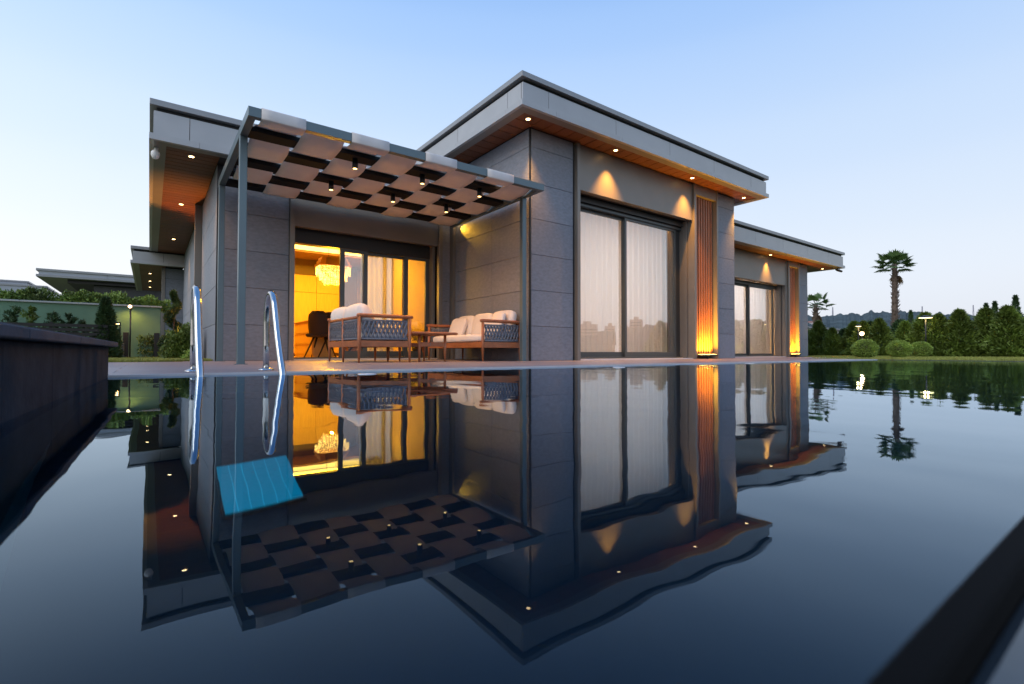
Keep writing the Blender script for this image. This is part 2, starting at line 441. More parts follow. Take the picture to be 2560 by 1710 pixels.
# floor plate in the pool, its lit look put in as emission
pl = empty('pool_panel', (.38, 2.305, -1.55), 'turquoise floor panel made to glow under the water below the ladder', 'pool panel')
bx('panel_housing', .228, .530, 2.14, 2.47, -1.549, -1.535, BLACK, pl)
for k in range(6):
    x0 = .236 + k * .0475
    bx('glowing_strip', x0, x0 + .044, 2.15, 2.46, -1.5345, -1.528, POOLG, pl)
for k in range(5):
    x0 = .236 + k * .0475 + .0442
    bx('bright_joint', x0, x0 + .0031, 2.15, 2.46, -1.5345, -1.529, POOLG2, pl)

# deck
deck = boxes('deck', [(-3.2, 13.0, PY1 + .02, 9.3, -.05, -.012), (13.0, 17.0, 5.4, 9.3, -.05, -.012)], STONE_GAP); tag(deck, kind='structure')
edge = bx('pool_edge_trim', -3.2, 12.9, PY1 - .001, PY1 + .045, -0.05, 0.0015, PALE, deck)
# slabs: long tiles 1.2 x 0.3, rows along the pool
y = PY1 + .05; row = 0
while y < 9.2:
    y1 = min(y + .445, 9.25)
    xs = -3.2 + (0.6 if row % 2 else 0) - 1.2
    while xs < 17.0:
        a, b = max(xs, -3.2), xs + 1.196
        lim = 13.0 if y < 5.4 else 17.0
        b = min(b, lim)
        # leave out where the house stands
        ok = b - a > .1
        if y > 6.45 and a > 5.3 and b < 11.3: ok = False
        if y > 7.5 and a > 11: ok = False
        if y > 8.75 and a > .7 and b < 5.1: ok = False
        if y > 8.3 and b < .6: ok = False
        if ok: bx('deck_tile', a, b, y, y1 - .004, -.012, 0.0, DECK, deck)
        xs += 1.2
    y += .449; row += 1

# lawns
lawnL = mesh_obj('lawn', [(-14, 8.75, -.004), (.80, 8.75, -.004), (.80, 40, .0), (-14, 40, .0), (-14, -8, -.004), (-3.22, -8, -.004), (-3.22, 8.75, -.004), (-3.22, 3.9, -.004), (-.88, 3.9, -.004), (-.88, -8, -.004)], [(0, 1, 2, 3), (4, 5, 6, 0), (5, 9, 8, 7)], LAWN); tag(lawnL, kind='structure')
gv = []
for (x, yy) in [(12.94, -8), (60, -8), (60, 40), (17.05, 40), (17.05, 5.35), (13.05, 5.35), (13.05, 3.97), (12.94, 3.97)]:
    gv.append((x, yy, -.006))
lawnR = mesh_obj('lawn', gv, [tuple(range(8))], LAWN); tag(lawnR, kind='structure')
bx('lawn_kerb', 12.905, 12.93, PY0, PY1, -.05, -.003, mat('kerb_dark', (.09, .10, .07), .8), lawnR)

def grass_patch(name, n, fx, label):
    p = fx(n)
    d = np.stack([rng.normal(0, .35, n), rng.normal(0, .35, n), np.ones(n)], 1)
    V, Q = leaves(p, d, .042, .004, rng)
    o = np_mesh(name, V, Q, GRASS); return tag(o, label, 'grass', kind='stuff')
def fL(n):
    u = rng.uniform(0, 1, n) ** 1.5
    y = 8.76 + u * 4.1
    return np.stack([rng.uniform(-1.6, .78, n), y, np.full(n, -.004)], 1)
grass_patch('grass', 26000, fL, 'short green grass on the lawn before the green wall')
def fR(n):
    x = 12.97 + rng.uniform(0, 1, n) ** 1.6 * 9
    y = rng.uniform(0.8, 8.2, n)
    k = ((x > 17.1) | ((y < 5.35) & (x > 13.06)) | (y < 3.9)); x = np.where(k, x, 18 + rng.uniform(0, 3, n))
    return np.stack([x, y, np.full(n, -.006)], 1)
grass_patch('grass', 42000, fR, 'short green grass on the lawn right of the pool')

# left ledge of the pool
ang = math.atan2(0.07, 2.7)
ledge = empty('pool_ledge', (-0.205, 3.93, 0), 'low dark stone ledge with coping along the pool at left edge', 'ledge')
WL[ledge.name] = Vector((0, 0, 0))
bx('ledge_core', -.60, -.022, -4.6, -0.022, -1.0, .177, STONE_GAP, ledge)
yy = 0.0
for k in range(8):
    bx('face_tile', -.022, 0, yy - .588, yy - .001, -.25, .176, LEDGE, ledge, .0015); yy -= .59
bx('end_tile', -.60, -.001, -.021, -.001 + .02, -.25, .1755, LEDGE, ledge)
yy = 0.03
for k in range(6):
    bx('coping_stone', -.66, .045, yy - .797, yy - .001, .1775, .207, LEDGEC, ledge, .004); yy -= .80
ledge.rotation_euler.z = -ang

# pool ladder
lad = empty('pool_ladder', (.5, 4.0, 0), 'polished steel pool ladder with two arched handrails', 'pool ladder')
for X in (.262, .752):
    path = [(X, yq, zq) for yq, zq in ((4.33, -.012), (4.33, .20), (4.33, .38), (4.322, .46), (4.30, .52), (4.262, .568), (4.21, .598), (4.155, .603), (4.10, .585), (4.055, .548), (4.018, .49),
                                       (3.965, .38), (3.89, .24), (3.80, .10), (3.735, .015), (3.705, -.05), (3.69, -.15), (3.69, -1.1))]
    r = tube('handrail', path, .0225, CHROME, lad, 14)
    vs, fs = lathe([(.058, 0.0), (.058, .006), (.035, .016), (.024, .022)], 24)
    mesh_obj('flange', vs, fs, CHROME, lad, (X, 4.33, .001), True)
for z in (-.3, -.58, -.86):
    bx('step', .262, .752, 3.66, 3.73, z, z + .025, CHROME, lad)

for (x, y_, lab) in ((1.26, 3.46, 'white disc floating at the pool edge before the loveseat'), (4.01, 3.52, 'white disc floating at the pool edge before the tall window'), (6.92, 3.64, 'white disc floating at the pool edge before the lower wing')):
    t = empty('pool_float', (x, y_, WZ), lab, 'pool float', 'white floating discs at the pool edge')
    vs, fs = lathe([(.060, -.004), (.066, .001), (.062, .004), (.03, .005)], 24); mesh_obj('disc', vs, fs, WHITE, t, (x, y_, WZ), True)
    vs, fs = lathe([(.012, 0), (.012, .002), (.006, .003)], 14); mesh_obj('knob', vs, fs, WHITE, t, (x, y_, WZ + .0045), True)

# ------------------------------------------------------------------ the house
house = empty('house', (5.05, 8.9, 0), 'single storey flat roofed villa of grey stone panels, bronze trim and lit windows', 'house')
GZ = [0.0, .58, 1.18, 1.78, 2.38, 2.98, 3.58, 4.2]
def stone_y(wall, x0, x1, yf, zmax, split=None, th=.03, z0=0.0):
    """stone panels on a wall facing -Y"""
    xs = [x0, x1] if not split else [x0] + split + [x1]
    for a, b in zip(xs, xs[1:]):
        for c, d in zip(GZ, GZ[1:]):
            if c >= zmax: break
            d = min(d, zmax)
            bx('stone_panel', a + .003, b - .003, yf, yf + th, max(c, z0) + .003, d - .003, STONE, wall, .002)
def stone_x(wall, xf, y0, y1, zmax, step=1.2, th=.03, start=None):
    """stone panels on a wall facing -X"""
    ys = [y0]; q = start if start else y0 + step
    while q < y1 - .05: ys.append(q); q += step
    ys.append(y1)
    for a, b in zip(ys, ys[1:]):
        for c, d in zip(GZ, GZ[1:]):
            if c >= zmax: break
            d = min(d, zmax)
            bx('stone_panel', xf, xf + th, a + .003, b - .003, c + .003, d - .003, STONE, wall, .002)

# --- main block ---------------------------------------------------
YF, X0, X1 = 6.35, 5.05, 11.40
ZS = 3.885
wl = boxes('wall', [(5.082, 6.155, 6.382, 6.60, 0, ZS), (9.64, 9.719, 6.46, 6.60, 0, ZS), (10.602, 11.398, 6.382, 6.60, 0, ZS), (6.156, 9.64, 6.46, 6.60, 3.09, ZS),
                    (9.72, 10.60, 6.52, 6.60, 0, ZS), (5.082, 5.30, 6.601, 8.90, 0, ZS), (5.082, 5.30, 8.901, 13.0, 0, ZS), (11.20, 11.399, 6.601, 13.0, 0, ZS), (5.301, 11.199, 12.8, 13.0, 0, ZS)], STONE_GAP, house)
stone_y(wl, 5.085, 6.035, YF, ZS)
stone_y(wl, 10.605, X1, YF, ZS)
stone_x(wl, X0, 6.378, 8.86, ZS, start=7.47)
bx('corner_trim', X0 + .004, X0 + .031, YF + .004, YF + .026, 0, ZS, BLACK, wl)
# bronze trims round the door opening
bx('bronze_fin', 6.085, 6.155, 6.285, 6.60, 0, ZS, BRONZE, wl)
bx('bronze_fin', 9.645, 9.715, 6.285, 6.515, 0, ZS, BRONZE, wl)
bx('bronze_fin', 10.535, 10.60, 6.285, 6.515, 0, ZS, BRONZE, wl)
bx('bronze_lintel_panel', 6.157, 9.643, 6.335, 6.458, 3.07, ZS, BRONZE, wl)
bx('niche_top', 9.717, 10.533, 6.30, 6.515, 3.66, ZS, BRONZE, wl)
bx('reveal_panel', 9.60, 9.642, 6.462, 6.66, 0.03, 3.068, BRONZE, wl)
bx('sill', 6.16, 9.64, 6.33, 6.66, 0.0, .022, PALE, wl)
# slats
ns = bx('slat_backing', 9.72, 10.53, 6.45, 6.466, 0.03, 3.66, mat('slat_back', (.02, .009, .005), .8), house)  # backing coloured near black so the slat gaps look shaded
for k in range(8):
    x = 9.745 + k * .098
    bx('slat', x, x + .052, 6.375, 6.447, 0.06, 3.658, SLATWOOD, ns, .003)
# sliding door
def sliding_door(x0, x1, yf, ztop, zbot, mull, parent, right_open=None):
    d = bx('glass_door', x0, x1, yf - .02, yf + .16, ztop, ztop + .075, FRAME2, house)
    bx('door_track', x0, x1, yf - .03, yf - .004, ztop + .012, ztop + .045, FRAME, d)
    bx('door_track', x0, x1, yf - .03, yf + .16, 0.023, .05, FRAME, d)
    for i, (a, b, yo) in enumerate(mull):
        lf = boxes('sash', [(a, a + .055, yf + yo, yf + yo + .05, .052, ztop - .002), (b - .055, b, yf + yo, yf + yo + .05, .052, ztop - .002),
                            (a + .055, b - .055, yf + yo, yf + yo + .05, .052, zbot + yo * .0), (a + .055, b - .055, yf + yo, yf + yo + .05, ztop - .045, ztop - .002)], FRAME, d)
        bx('glass_pane', a + .055, b - .055, yf + yo + .02, yf + yo + .028, zbot, ztop - .045, GLASS, d)
    return d
sliding_door(6.158, 9.60, 6.62, 2.88, .15, [(6.158, 7.80, .06), (7.73, 9.44, 0.0)], wl)
bx('door_jamb', 9.44, 9.60, 6.64, 6.80, .05, 2.88, FRAME2, wl)
bx('shadow_gap_box', 6.158, 9.60, 6.55, 6.78, 2.957, 3.068, FRAME2, wl)  # dark box standing in for the shadow gap above the door
# --- room behind the main door
rm = boxes('room_shell', [(5.301, 11.199, 6.81, 12.79, 0.0, .028), (5.301, 11.199, 6.61, 12.79, 3.0, 3.06), (5.301, 11.199, 12.70, 12.79, .03, 3.0), (11.10, 11.198, 6.61, 12.69, .03, 3.0), (5.302, 5.39, 6.61, 12.69, .03, 3.0)], INWALL, house)
lp = bx('ceiling_lamp', 7.2, 9.2, 8.6, 9.6, 2.955, 2.995, emit('room_lamp', (1.0, .80, .68), 31), house)

# --- roof builder
def roof(x0, x1, y0, y1, zb, zt, joints_x, joints_y, soff, parent, left=True, right=True):
    """flat roof with projecting cap and lower trim; zb = underside, zt = top"""
    r = boxes('roof', [(x0 + .085, x1 - .085, y0 + .085, y1, zb + .03, zt - .05)], STONE_GAP, parent)  # shade of the gap under the cap is put into the dark core
    bx('roof_cap', x0, x1, y0, y1, zt - .085, zt, CAPM, r, .004)
    # fascia panels between joints
    xs = [x0 + .045] + joints_x + [x1 - .045]
    for a, b in zip(xs, xs[1:]):
        bx('fascia_panel', a + .004, b - .004, y0 + .045, y0 + .08, zb + .088, zt - .145, FASCIA, r)
        bx('trim_strip', max(a - .045 if a == xs[0] else a, x0) + .001 + .12 * (a != xs[0]), (b + .045 if b == xs[-1] else b + .12) - .002, y0, y0 + .055, zb, zb + .085, FASCIA, r)
    ys = [y0 + .082] + joints_y + [y1]
    for a, b in zip(ys, ys[1:]):
        if left:
            bx('fascia_panel', x0 + .045, x0 + .08, a + .004, b - .004, zb + .088, zt - .145, FASCIA, r)
            bx('trim_strip', x0, x0 + .055, (y0 + .0555 if a == ys[0] else a) + .001, b - .001, zb + .0005, zb + .0845, FASCIA, r)
        if right:
            bx('fascia_panel', x1 - .08, x1 - .045, a + .004, b - .004, zb + .088, zt - .145, FASCIA, r)
            bx('trim_strip', x1 - .055, x1, (y0 + .0555 if a == ys[0] else a) + .001, b - .001, zb + .0005, zb + .0845, FASCIA, r)
    # soffit border
    bw = .20
    bx('soffit_border', x0 + .056, x1 - .056, y0 + .056, y0 + bw, zb + .002, zb + .012, BRONZE, r)
    if left: bx('soffit_border', x0 + .056, x0 + bw, y0 + bw + .001, y1 - .01, zb + .002, zb + .012, BRONZE, r)
    if right: bx('soffit_border', x1 - bw, x1 - .056, y0 + bw + .001, y1 - .01, zb + .002, zb + .012, BRONZE, r)
    for (dirn, a0, a1, b0, b1, st) in soff:
        # planks: dirn 'y' = boards run along Y and repeat along X
        q = a0
        while q < a1 - .01:
            e = min(q + st, a1)
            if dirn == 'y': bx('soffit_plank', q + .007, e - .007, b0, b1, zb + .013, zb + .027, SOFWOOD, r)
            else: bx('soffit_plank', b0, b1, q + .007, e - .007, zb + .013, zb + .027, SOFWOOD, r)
            q = e
    return r
def downlight(x, y, z, parent, e=22, size=62, blend=.65, glow=None):
    vs, fs = lathe([(.046, 0), (.046, .012), (.036, .016), (.036, .001)], 20)
    d = mesh_obj('downlight', vs, fs, WHITE, house, (x, y, z - .012), True)
    vs, fs = lathe([(.0, 0), (.034, 0.0), (.034, .004)], 20)
    mesh_obj('bulb', vs, fs, glow or GLOWW, d, (x, y, z - .0145), True)
    light('downlight_beam', 'SPOT', (x, y, z - .022), e, WARM, d, spot_size=rad(size), spot_blend=blend, shadow_soft_size=.02, aim=(0, 0, -1))
    return d
ZB, ZT = 3.885, 4.405
rf = roof(4.465, 12.0, 5.80, 13.2, ZB, ZT, [5.03, 6.60, 8.156, 9.705, 11.24], [6.24, 7.80, 9.36, 10.92, 12.48],
          [('y', 5.045, 11.80, 6.001, 6.349, .25), ('x', 6.001, 12.9, 4.666, 5.044, .25), ('y', 11.401, 11.80, 6.36, 12.9, .13)], house)
for x, y_, e in ((4.84, 6.13, 330), (6.90, 6.12, 620), (9.32, 6.12, 620), (11.52, 6.17, 330)):
    downlight(x, y_, ZB + .012, rf, e, 74, 1.0)

# --- lower right block ----------------------------------------------
Y2 = 7.35
ZS2 = 3.07
w2 = boxes('wall', [(11.402, 12.6, 7.382, 7.6, 0, ZS2), (16.17, 16.30, 7.46, 7.6, 0, ZS2), (17.06, 17.778, 7.382, 7.6, 0, ZS2), (12.6, 16.17, 7.46, 7.60, 2.29, ZS2), (16.30, 17.06, 7.52, 7.6, 0, ZS2),
                    (17.6, 17.779, 7.601, 13, 0, ZS2), (11.41, 17.599, 12.8, 13, 0, ZS2)], STONE_GAP, house)
stone_y(w2, 17.064, 17.78, Y2, ZS2); stone_y(w2, 11.403, 12.59, Y2, ZS2)
bx('bronze_lintel_panel', 12.60, 16.17, 7.335, 7.458, 2.27, ZS2, BRONZE, w2)
bx('bronze_fin', 16.29, 16.36, 7.285, 7.515, 0, ZS2, BRONZE, w2)
bx('bronze_fin', 16.99, 17.055, 7.285, 7.515, 0, ZS2, BRONZE, w2)
bx('bronze_fin', 16.172, 16.288, 7.33, 7.45, 0, ZS2, BRONZE, w2)
bx('reveal_panel', 16.12, 16.168, 7.462, 7.66, .03, 2.268, BRONZE, w2)
bx('niche_top', 16.362, 16.988, 7.30, 7.515, 2.90, ZS2, BRONZE, w2)
bx('sill', 12.60, 16.17, 7.33, 7.66, 0.0, .022, PALE, w2)
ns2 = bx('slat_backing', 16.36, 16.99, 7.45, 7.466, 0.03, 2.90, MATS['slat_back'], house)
for k in range(6):
    x = 16.38 + k * .100
    bx('slat', x, x + .052, 7.375, 7.447, 0.06, 2.898, SLATWOOD, ns2, .003)
sliding_door(12.60, 16.12, 7.62, 2.17, .11, [(12.60, 14.55, .06), (14.48, 16.0, 0.0)], w2)
bx('shadow_gap_box', 12.60, 16.12, 7.55, 7.78, 2.247, 2.268, FRAME2, w2)  # dark stand-in for the shaded gap over this door too
rm2 = boxes('room_shell', [(11.41, 17.599, 7.81, 12.79, 0.0, .028), (11.41, 17.599, 7.61, 12.79, 2.6, 2.66), (11.41, 17.599, 12.70, 12.79, .03, 2.6), (17.5, 17.598, 7.61, 12.69, .03, 2.6)], INWALL, house)
bx('ceiling_lamp', 14.3, 15.9, 8.8, 9.8, 2.555, 2.595, emit('room_lamp', (1.0, .80, .68), 31), house)
rf2 = roof(11.9, 19.40, 6.80, 13.2, 3.07, 3.615, [13.40, 14.98, 16.56, 18.14], [8.4, 10.0, 11.6],
           [('y', 12.05, 19.20, 7.001, 7.349, .25), ('y', 17.78, 19.20, 7.36, 12.9, .25)], house, left=False)
downlight(14.96, 7.20, 3.082, rf2, 380, 72, 1.0); downlight(18.9, 7.32, 3.082, rf2, 60, 70, .7)

# --- left wing: recessed terrace wall and long side wall --------------
YR = 8.92; XL = .82; ZS3 = 3.09
w3 = boxes('wall', [(.852, 1.886, 8.952, 9.15, 0, ZS3), (4.70, 5.081, 8.952, 9.15, 0, ZS3), (1.96, 4.70, 9.03, 9.15, 2.32, ZS3), (.852, 1.05, 9.151, 18.4, 0, ZS3), (1.051, 5.05, 18.2, 18.4, 0, ZS3)], STONE_GAP, house)
stone_y(w3, .895, 1.88, YR, ZS3); stone_y(w3, 4.78, 4.985, YR, ZS3)
stone_x(w3, XL, 8.955, 11.62, ZS3, step=1.3); stone_x(w3, XL, 12.02, 18.4, ZS3, step=1.3)
bx('corner_trim', XL + .003, .893, YR + .003, YR + .03, 0, ZS3, BLACK, w3)
bx('bronze_fin', 1.885, 1.958, 8.855, 9.16, 0, ZS3, BRONZE, w3)
bx('bronze_fin', 4.70, 4.776, 8.855, 9.05, 0, ZS3, BRONZE, w3)
bx('bronze_fin', 4.99, 5.046, 8.80, 8.95, 0, ZS3, BRONZE, w3)
bx('bronze_fin', .70, .852, 11.64, 11.72, 0, ZS3, BRONZE, w3)
bx('bronze_fin', .72, .852, 11.93, 12.01, 0, ZS3, BRONZE, w3)
bx('window_glass_strip', .835, .85, 11.725, 11.925, .1, 2.9, GLASS, w3)
bx('bronze_lintel_panel', 1.96, 4.698, 8.905, 9.028, 2.30, ZS3, BRONZE, w3)
bx('reveal_panel', 4.64, 4.698, 9.03, 9.20, .03, 2.298, BRONZE, w3)
bx('sill', 1.96, 4.70, 8.92, 9.30, 0.0, .022, PALE, w3)
# folding glass doors: left leaf stands open, three glazed leaves
dh = bx('glass_door', 1.96, 4.64, 9.155, 9.32, 2.06, 2.45, FRAME2, house)
bx('door_track', 1.96, 4.64, 9.12, 9.32, .023, .045, FRAME, dh)
def leaf(a, b, y0, y1, ztop=2.055, zb=.16):
    sw = .085
    f = boxes('sash', [(a, a + sw, y0, y1, .047, ztop), (b - sw, b, y0, y1, .047, ztop), (a + sw, b - sw, y0, y1, .047, zb), (a + sw, b - sw, y0, y1, ztop - .05, ztop)], FRAME, dh)
    bx('glass_pane', a + sw, b - sw, (y0 + y1) / 2 - .004, (y0 + y1) / 2 + .004, zb, ztop - .05, GLASS, dh)
leaf(2.81, 3.33, 9.15, 9.20); leaf(3.24, 4.17, 9.22, 9.27); leaf(4.075, 4.63, 9.15, 9.20)
# roof of the left wing
rf3 = roof(-.045, 5.0, 8.37, 18.9, ZS3, 3.655, [.425, 2.0, 3.58], [9.95, 11.5, 13.1, 14.7, 16.3, 17.9],
           [('x', 8.571, 18.8, .156, .819, .17)], house, right=False)
for y_, e in ((8.80, 90), (11.8, 160), (15.6, 90), (18.3, 60)):
    downlight(.47, y_, ZS3 + .012, rf3, e, 80, .8)
# far lower part of the wing
w4 = boxes('wall', [(.36, .85, 18.45, 24.0, 0, 2.70)], STONE_GAP, house)
stone_y(w4, .36, .85, 18.415, 2.70); bx('bronze_fin', .27, .358, 18.40, 18.6, 0, 2.70, BRONZE, w4)
rf4 = roof(-.48, .9, 17.85, 26, 2.70, 3.20, [.3], [19.5, 21], [('x', 18.06, 25.8, -.28, .359, .2)], house, right=False)
for y_ in (20.0, 22.2, 24.3): downlight(-.02, y_, 2.712, rf4, 40, 80, .8)

# --- dining room --------------------------------------------------------
rm3 = boxes('room_shell', [(1.06, 5.07, 9.33, 14.0, 0.0, .028), (1.06, 5.07, 13.9, 14.0, .03, 2.62), (1.06, 1.16, 9.16, 13.89, .03, 2.62), (5.0, 5.075, 9.16, 13.89, .03, 2.62)], INWALL, house)
boxes('ceiling', [(1.06, 5.07, 9.16, 13.9, 2.62, 2.68), (1.06, 5.07, 12.0, 13.9, 2.46, 2.50), (1.06, 5.07, 9.33, 9.9, 2.46, 2.50)], INCEILW, house)
bx('cove_strip', 1.2, 4.9, 11.93, 11.985, 2.505, 2.60, COVE, house)
bx('cove_strip', 1.2, 4.9, 11.2, 11.9, 2.605, 2.617, COVE, house)
light('cove_light', 'AREA', (3.0, 11.4, 2.58), 150, (1.0, .45, .010), house, shape='RECTANGLE', size=3.2, size_y=.5, aim=(0, 0, -1))
for x in (2.55, 3.6): downlight(x, 12.6, 2.455, house, 10, 80, .8)

# ------------------------------------------------------------------ interior things
cab = empty('wall_cabinet', (3.1, 12.9, .03), 'tall veneered cabinet with slim black handles lit yellow in dining room', 'cabinet')
bx('carcass', 1.6, 3.98, 12.93, 13.5, .03, 2.06, CABW, cab)
for k in range(4):
    x = 1.62 + k * .587
    dr = bx('cabinet_door', x, x + .58, 12.905, 12.928, .12, 1.62, CABW, cab, .003)
    bx('handle', x + (.53 if k % 2 == 0 else .035), x + (.545 if k % 2 == 0 else .05), 12.88, 12.904, .78, 1.08, BLACK, dr)
    bx('upper_door', x, x + .58, 12.905, 12.928, 1.63, 2.04, CABW, cab, .003)
bx('plinth', 1.62, 3.96, 12.92, 12.94, .03, .11, CABD, cab)
bk = bx('bulkhead', 1.2, 3.98, 12.95, 13.8, 2.065, 2.455, CABD, house)
bx('wall_recess_panel', 4.02, 4.55, 13.3, 13.88, .03, 2.45, CABD, house)

sb = empty('sideboard', (2.62, 10.95, .03), 'yellow lit drawer sideboard beside the dark dining chairs', 'sideboard')
bx('carcass', 2.62, 3.02, 10.20, 11.70, .03, .76, CABW, sb)
bx('top', 2.59, 3.05, 10.17, 11.73, .762, .785, TEAK, sb)
for k in range(3):
    d = bx('drawer', 2.60, 2.618, 10.22, 11.68, .09 + k * .225, .09 + k * .225 + .215, CABW, sb, .003)
    bx('pull', 2.585, 2.599, 10.25, 11.65, .09 + k * .225 + .19, .09 + k * .225 + .205, TEAK, d)

def dining_chair(x, y, rz, label):
    t = empty('dining_chair', (0, 0, 0), label, 'chair', 'dark dining chairs indoors'); WL[t.name] = Vector((0, 0, 0))
    bm = bmesh.new(); bmesh.ops.create_grid(bm, x_segments=6, y_segments=6, size=.5)
    for q in bm.verts:
        u, vv = q.co.x * 2, q.co.y * 2
        wd = .19 - .03 * vv * vv - (.05 if vv > .8 else 0)
        q.co = (u * wd, .20 + .06 * (vv + 1) * .5 - .05 * u * u, .46 + (vv + 1) * .5 * .44)
    r = bmesh.ops.solidify(bm, geom=bm.faces[:], thickness=.05)
    bm_obj('backrest', bm, CHAIRM, t, smooth=True)
    bx('seat', -.23, .23, -.22, .22, .40, .47, CHAIRM, t, .025)
    for sx in (-1, 1):
        for sy in (-1, 1): tube('leg', [(sx * .10, sy * .10, .40), (sx * .24, sy * .24, 0)], [.02, .012], BLACK, t, 8)
    t.location = (x, y, .03); t.rotation_euler.z = rz
    return t
dining_chair(2.70, 9.98, rad(150), 'dark dining chair with curved back nearest the drawer sideboard')
dining_chair(2.98, 10.12, rad(155), 'dark dining chair just right of the one by the sideboard')

tbl = empty('dining_table', (3.6, 10.9, .03), 'dark dining table legs seen below the loveseat behind glass', 'table')
bx('tabletop', 3.15, 4.05, 10.2, 12.2, .76, .79, CABD, tbl, .005)
for (x, y_) in ((3.3, 10.5), (3.9, 10.5), (3.3, 11.9), (3.9, 11.9)):
    tube('leg', [(x, y_, .76), (3.6 + (x - 3.6) * -.9, y_, .03)], .025, BLACK, tbl, 8)

# chandelier
chd = empty('chandelier', (3.20, 10.9, 2.60), 'long crystal chandelier glowing above the dining table', 'chandelier')
def stadium(hx, hy, z0, z1, n=6):
    """elongated octagon ring"""
    c = .35
    pts = [(-hx, -hy + c * hy), (-hx + c * hy, -hy), (hx - c * hy, -hy), (hx, -hy + c * hy), (hx, hy - c * hy), (hx - c * hy, hy), (-hx + c * hy, hy), (-hx, hy - c * hy)]
    return pts
def oct_prism(hx, hy, z0, z1):
    p = stadium(hx, hy, z0, z1); vs = [(a, b, z0) for a, b in p] + [(a, b, z1) for a, b in p]
    fs = [tuple(range(7, -1, -1)), tuple(range(8, 16))] + [(i, (i + 1) % 8, (i + 1) % 8 + 8, i + 8) for i in range(8)]
    return vs, fs
for k, (hx, hy, z0, z1) in enumerate([(.28, .22, 2.10, 2.17), (.31, .26, 2.03, 2.10), (.34, .30, 1.98, 2.03)]):
    vs, fs = oct_prism(hx, hy, z0, z1); mesh_obj('metal_crown', [(a, b, c - 2.60) for a, b, c in vs], fs, mat('brass', (.45, .24, .09), .3, metal=.8), chd, (3.20, 10.9, 2.60))
cr = []
for tier, (hx, hy, zt_, ln) in enumerate([(.32, .28, 1.975, .17), (.26, .21, 1.84, .16), (.18, .14, 1.72, .12)]):
    p = stadium(hx, hy, 0, 0)
    for i in range(8):
        a, b = Vector((*p[i], 0)), Vector((*p[(i + 1) % 8], 0)); L = (b - a).length; m_ = max(1, int(L / .034))
        for q in range(m_):
            c = a.lerp(b, (q + .5) / m_); l_ = ln * random.uniform(.85, 1.15)
            for zz in np.arange(zt_ - l_, zt_, .042):
                s = .012
                vs = [(c.x, c.y, zz + .038), (c.x + s, c.y, zz + .02), (c.x, c.y + s, zz + .02), (c.x - s, c.y, zz + .02), (c.x, c.y - s, zz + .02), (c.x, c.y, zz)]
                cr.append(([(a_, b_, c_ - 2.60) for a_, b_, c_ in vs], [(0, 1, 2), (0, 2, 3), (0, 3, 4), (0, 4, 1), (5, 2, 1), (5, 3, 2), (5, 4, 3), (5, 1, 4)]))
o = multi('crystal_drops', cr, CRYST, chd, (3.20, 10.9, 2.60), False); o['kind'] = 'stuff'
for x in (3.1, 3.3): tube('suspension_wire', [(x, 10.9, 2.16), (x, 10.9, 2.60)], .004, BLACK, chd, 6, (0, 0, 0))
light('chandelier_light', 'POINT', (3.20, 10.9, 1.55), 110, (1.0, .46, .012), chd, shadow_soft_size=.03)

# potted palm indoors
pp = empty('potted_palm', (4.62, 9.62, .03), 'small feathery potted palm behind the right door leaf', 'plant')
vs, fs = lathe([(.11, 0), (.15, .28), (.13, .28), (.12, .25)], 16); mesh_obj('pot', vs, fs, BLACK, pp, (4.62, 9.62, .03), True)
fr = []
for k in range(12):
    a = k * 2.4; el = random.uniform(.9, 1.4); L = random.uniform(.55, .8); pts = []
    for s in np.linspace(0, 1, 7):
        rr = L * s * math.cos(el) + .25 * s * s; zz = L * s * math.sin(el) - .22 * s * s
        pts.append(Vector((rr * math.cos(a), rr * math.sin(a), .28 + zz)))
    fr.append(tube_data(pts, .004, 4))
    for i in range(2, 7):
        side = Vector((-math.sin(a), math.cos(a), -.35))
        for sg in (-1, 1):
            for q in (0, .5):
                b = pts[i - 1].lerp(pts[i], q); t_ = b + Vector((side.x * sg, side.y * sg, side.z)) * .13 + (pts[i] - pts[i - 1]) * .5
                md = (b + t_) / 2 + Vector((0, 0, .012))
                fr.append(([b, md + (pts[i] - pts[i - 1]).normalized() * .008, t_, md - (pts[i] - pts[i - 1]).normalized() * .008], [(0, 1, 2, 3)]))
multi('fronds', fr, FOL4, pp, (4.62, 9.62, .03), False)

# curtains
def curtain(name, x0, x1, y, z0, z1, m, amp, wl_, label, seed=0):
    r = random.Random(seed); n = int((x1 - x0) / wl_ * 10); V = []; F = []
    ph = 0
    for i in range(n + 1):
        x = x0 + (x1 - x0) * i / n
        ph += 2 * math.pi / 10 * r.uniform(.7, 1.3)
        for k, z in enumerate((z0, z0 + (z1 - z0) * .5, z1)):
            a = amp * (1.0, .9, .6)[k]
            V.append((x, y + a * math.sin(ph + .12 * k) + a * .3 * math.sin(ph * .37), z))
    for i in range(n):
        for k in range(2): F.append((i * 3 + k, i * 3 + 3 + k, i * 3 + 4 + k, i * 3 + 1 + k))
    o = mesh_obj(name, V, F, m, None, (0, 0, 0), True)
    return tag(o, label, 'curtain')
curtain('sheer_curtain', 6.17, 9.56, 6.98, .04, 2.97, SHEER, .045, .16, 'white sheer curtain across the tall window of the main block', 1)
curtain('brown_drape', 9.53, 10.3, 7.06, .04, 2.97, CURT_D, .04, .12, 'brown drape at the right end of the tall window', 2)
curtain('sheer_curtain', 12.3, 16.4, 7.98, .04, 2.55, SHEER, .045, .16, 'white sheer curtain across the window of the lower right wing', 3)
curtain('sheer_curtain', 3.38, 4.0, 9.52, .04, 2.44, SHEER, .03, .11, 'white sheer curtain behind the glass doors under the pergola', 4)

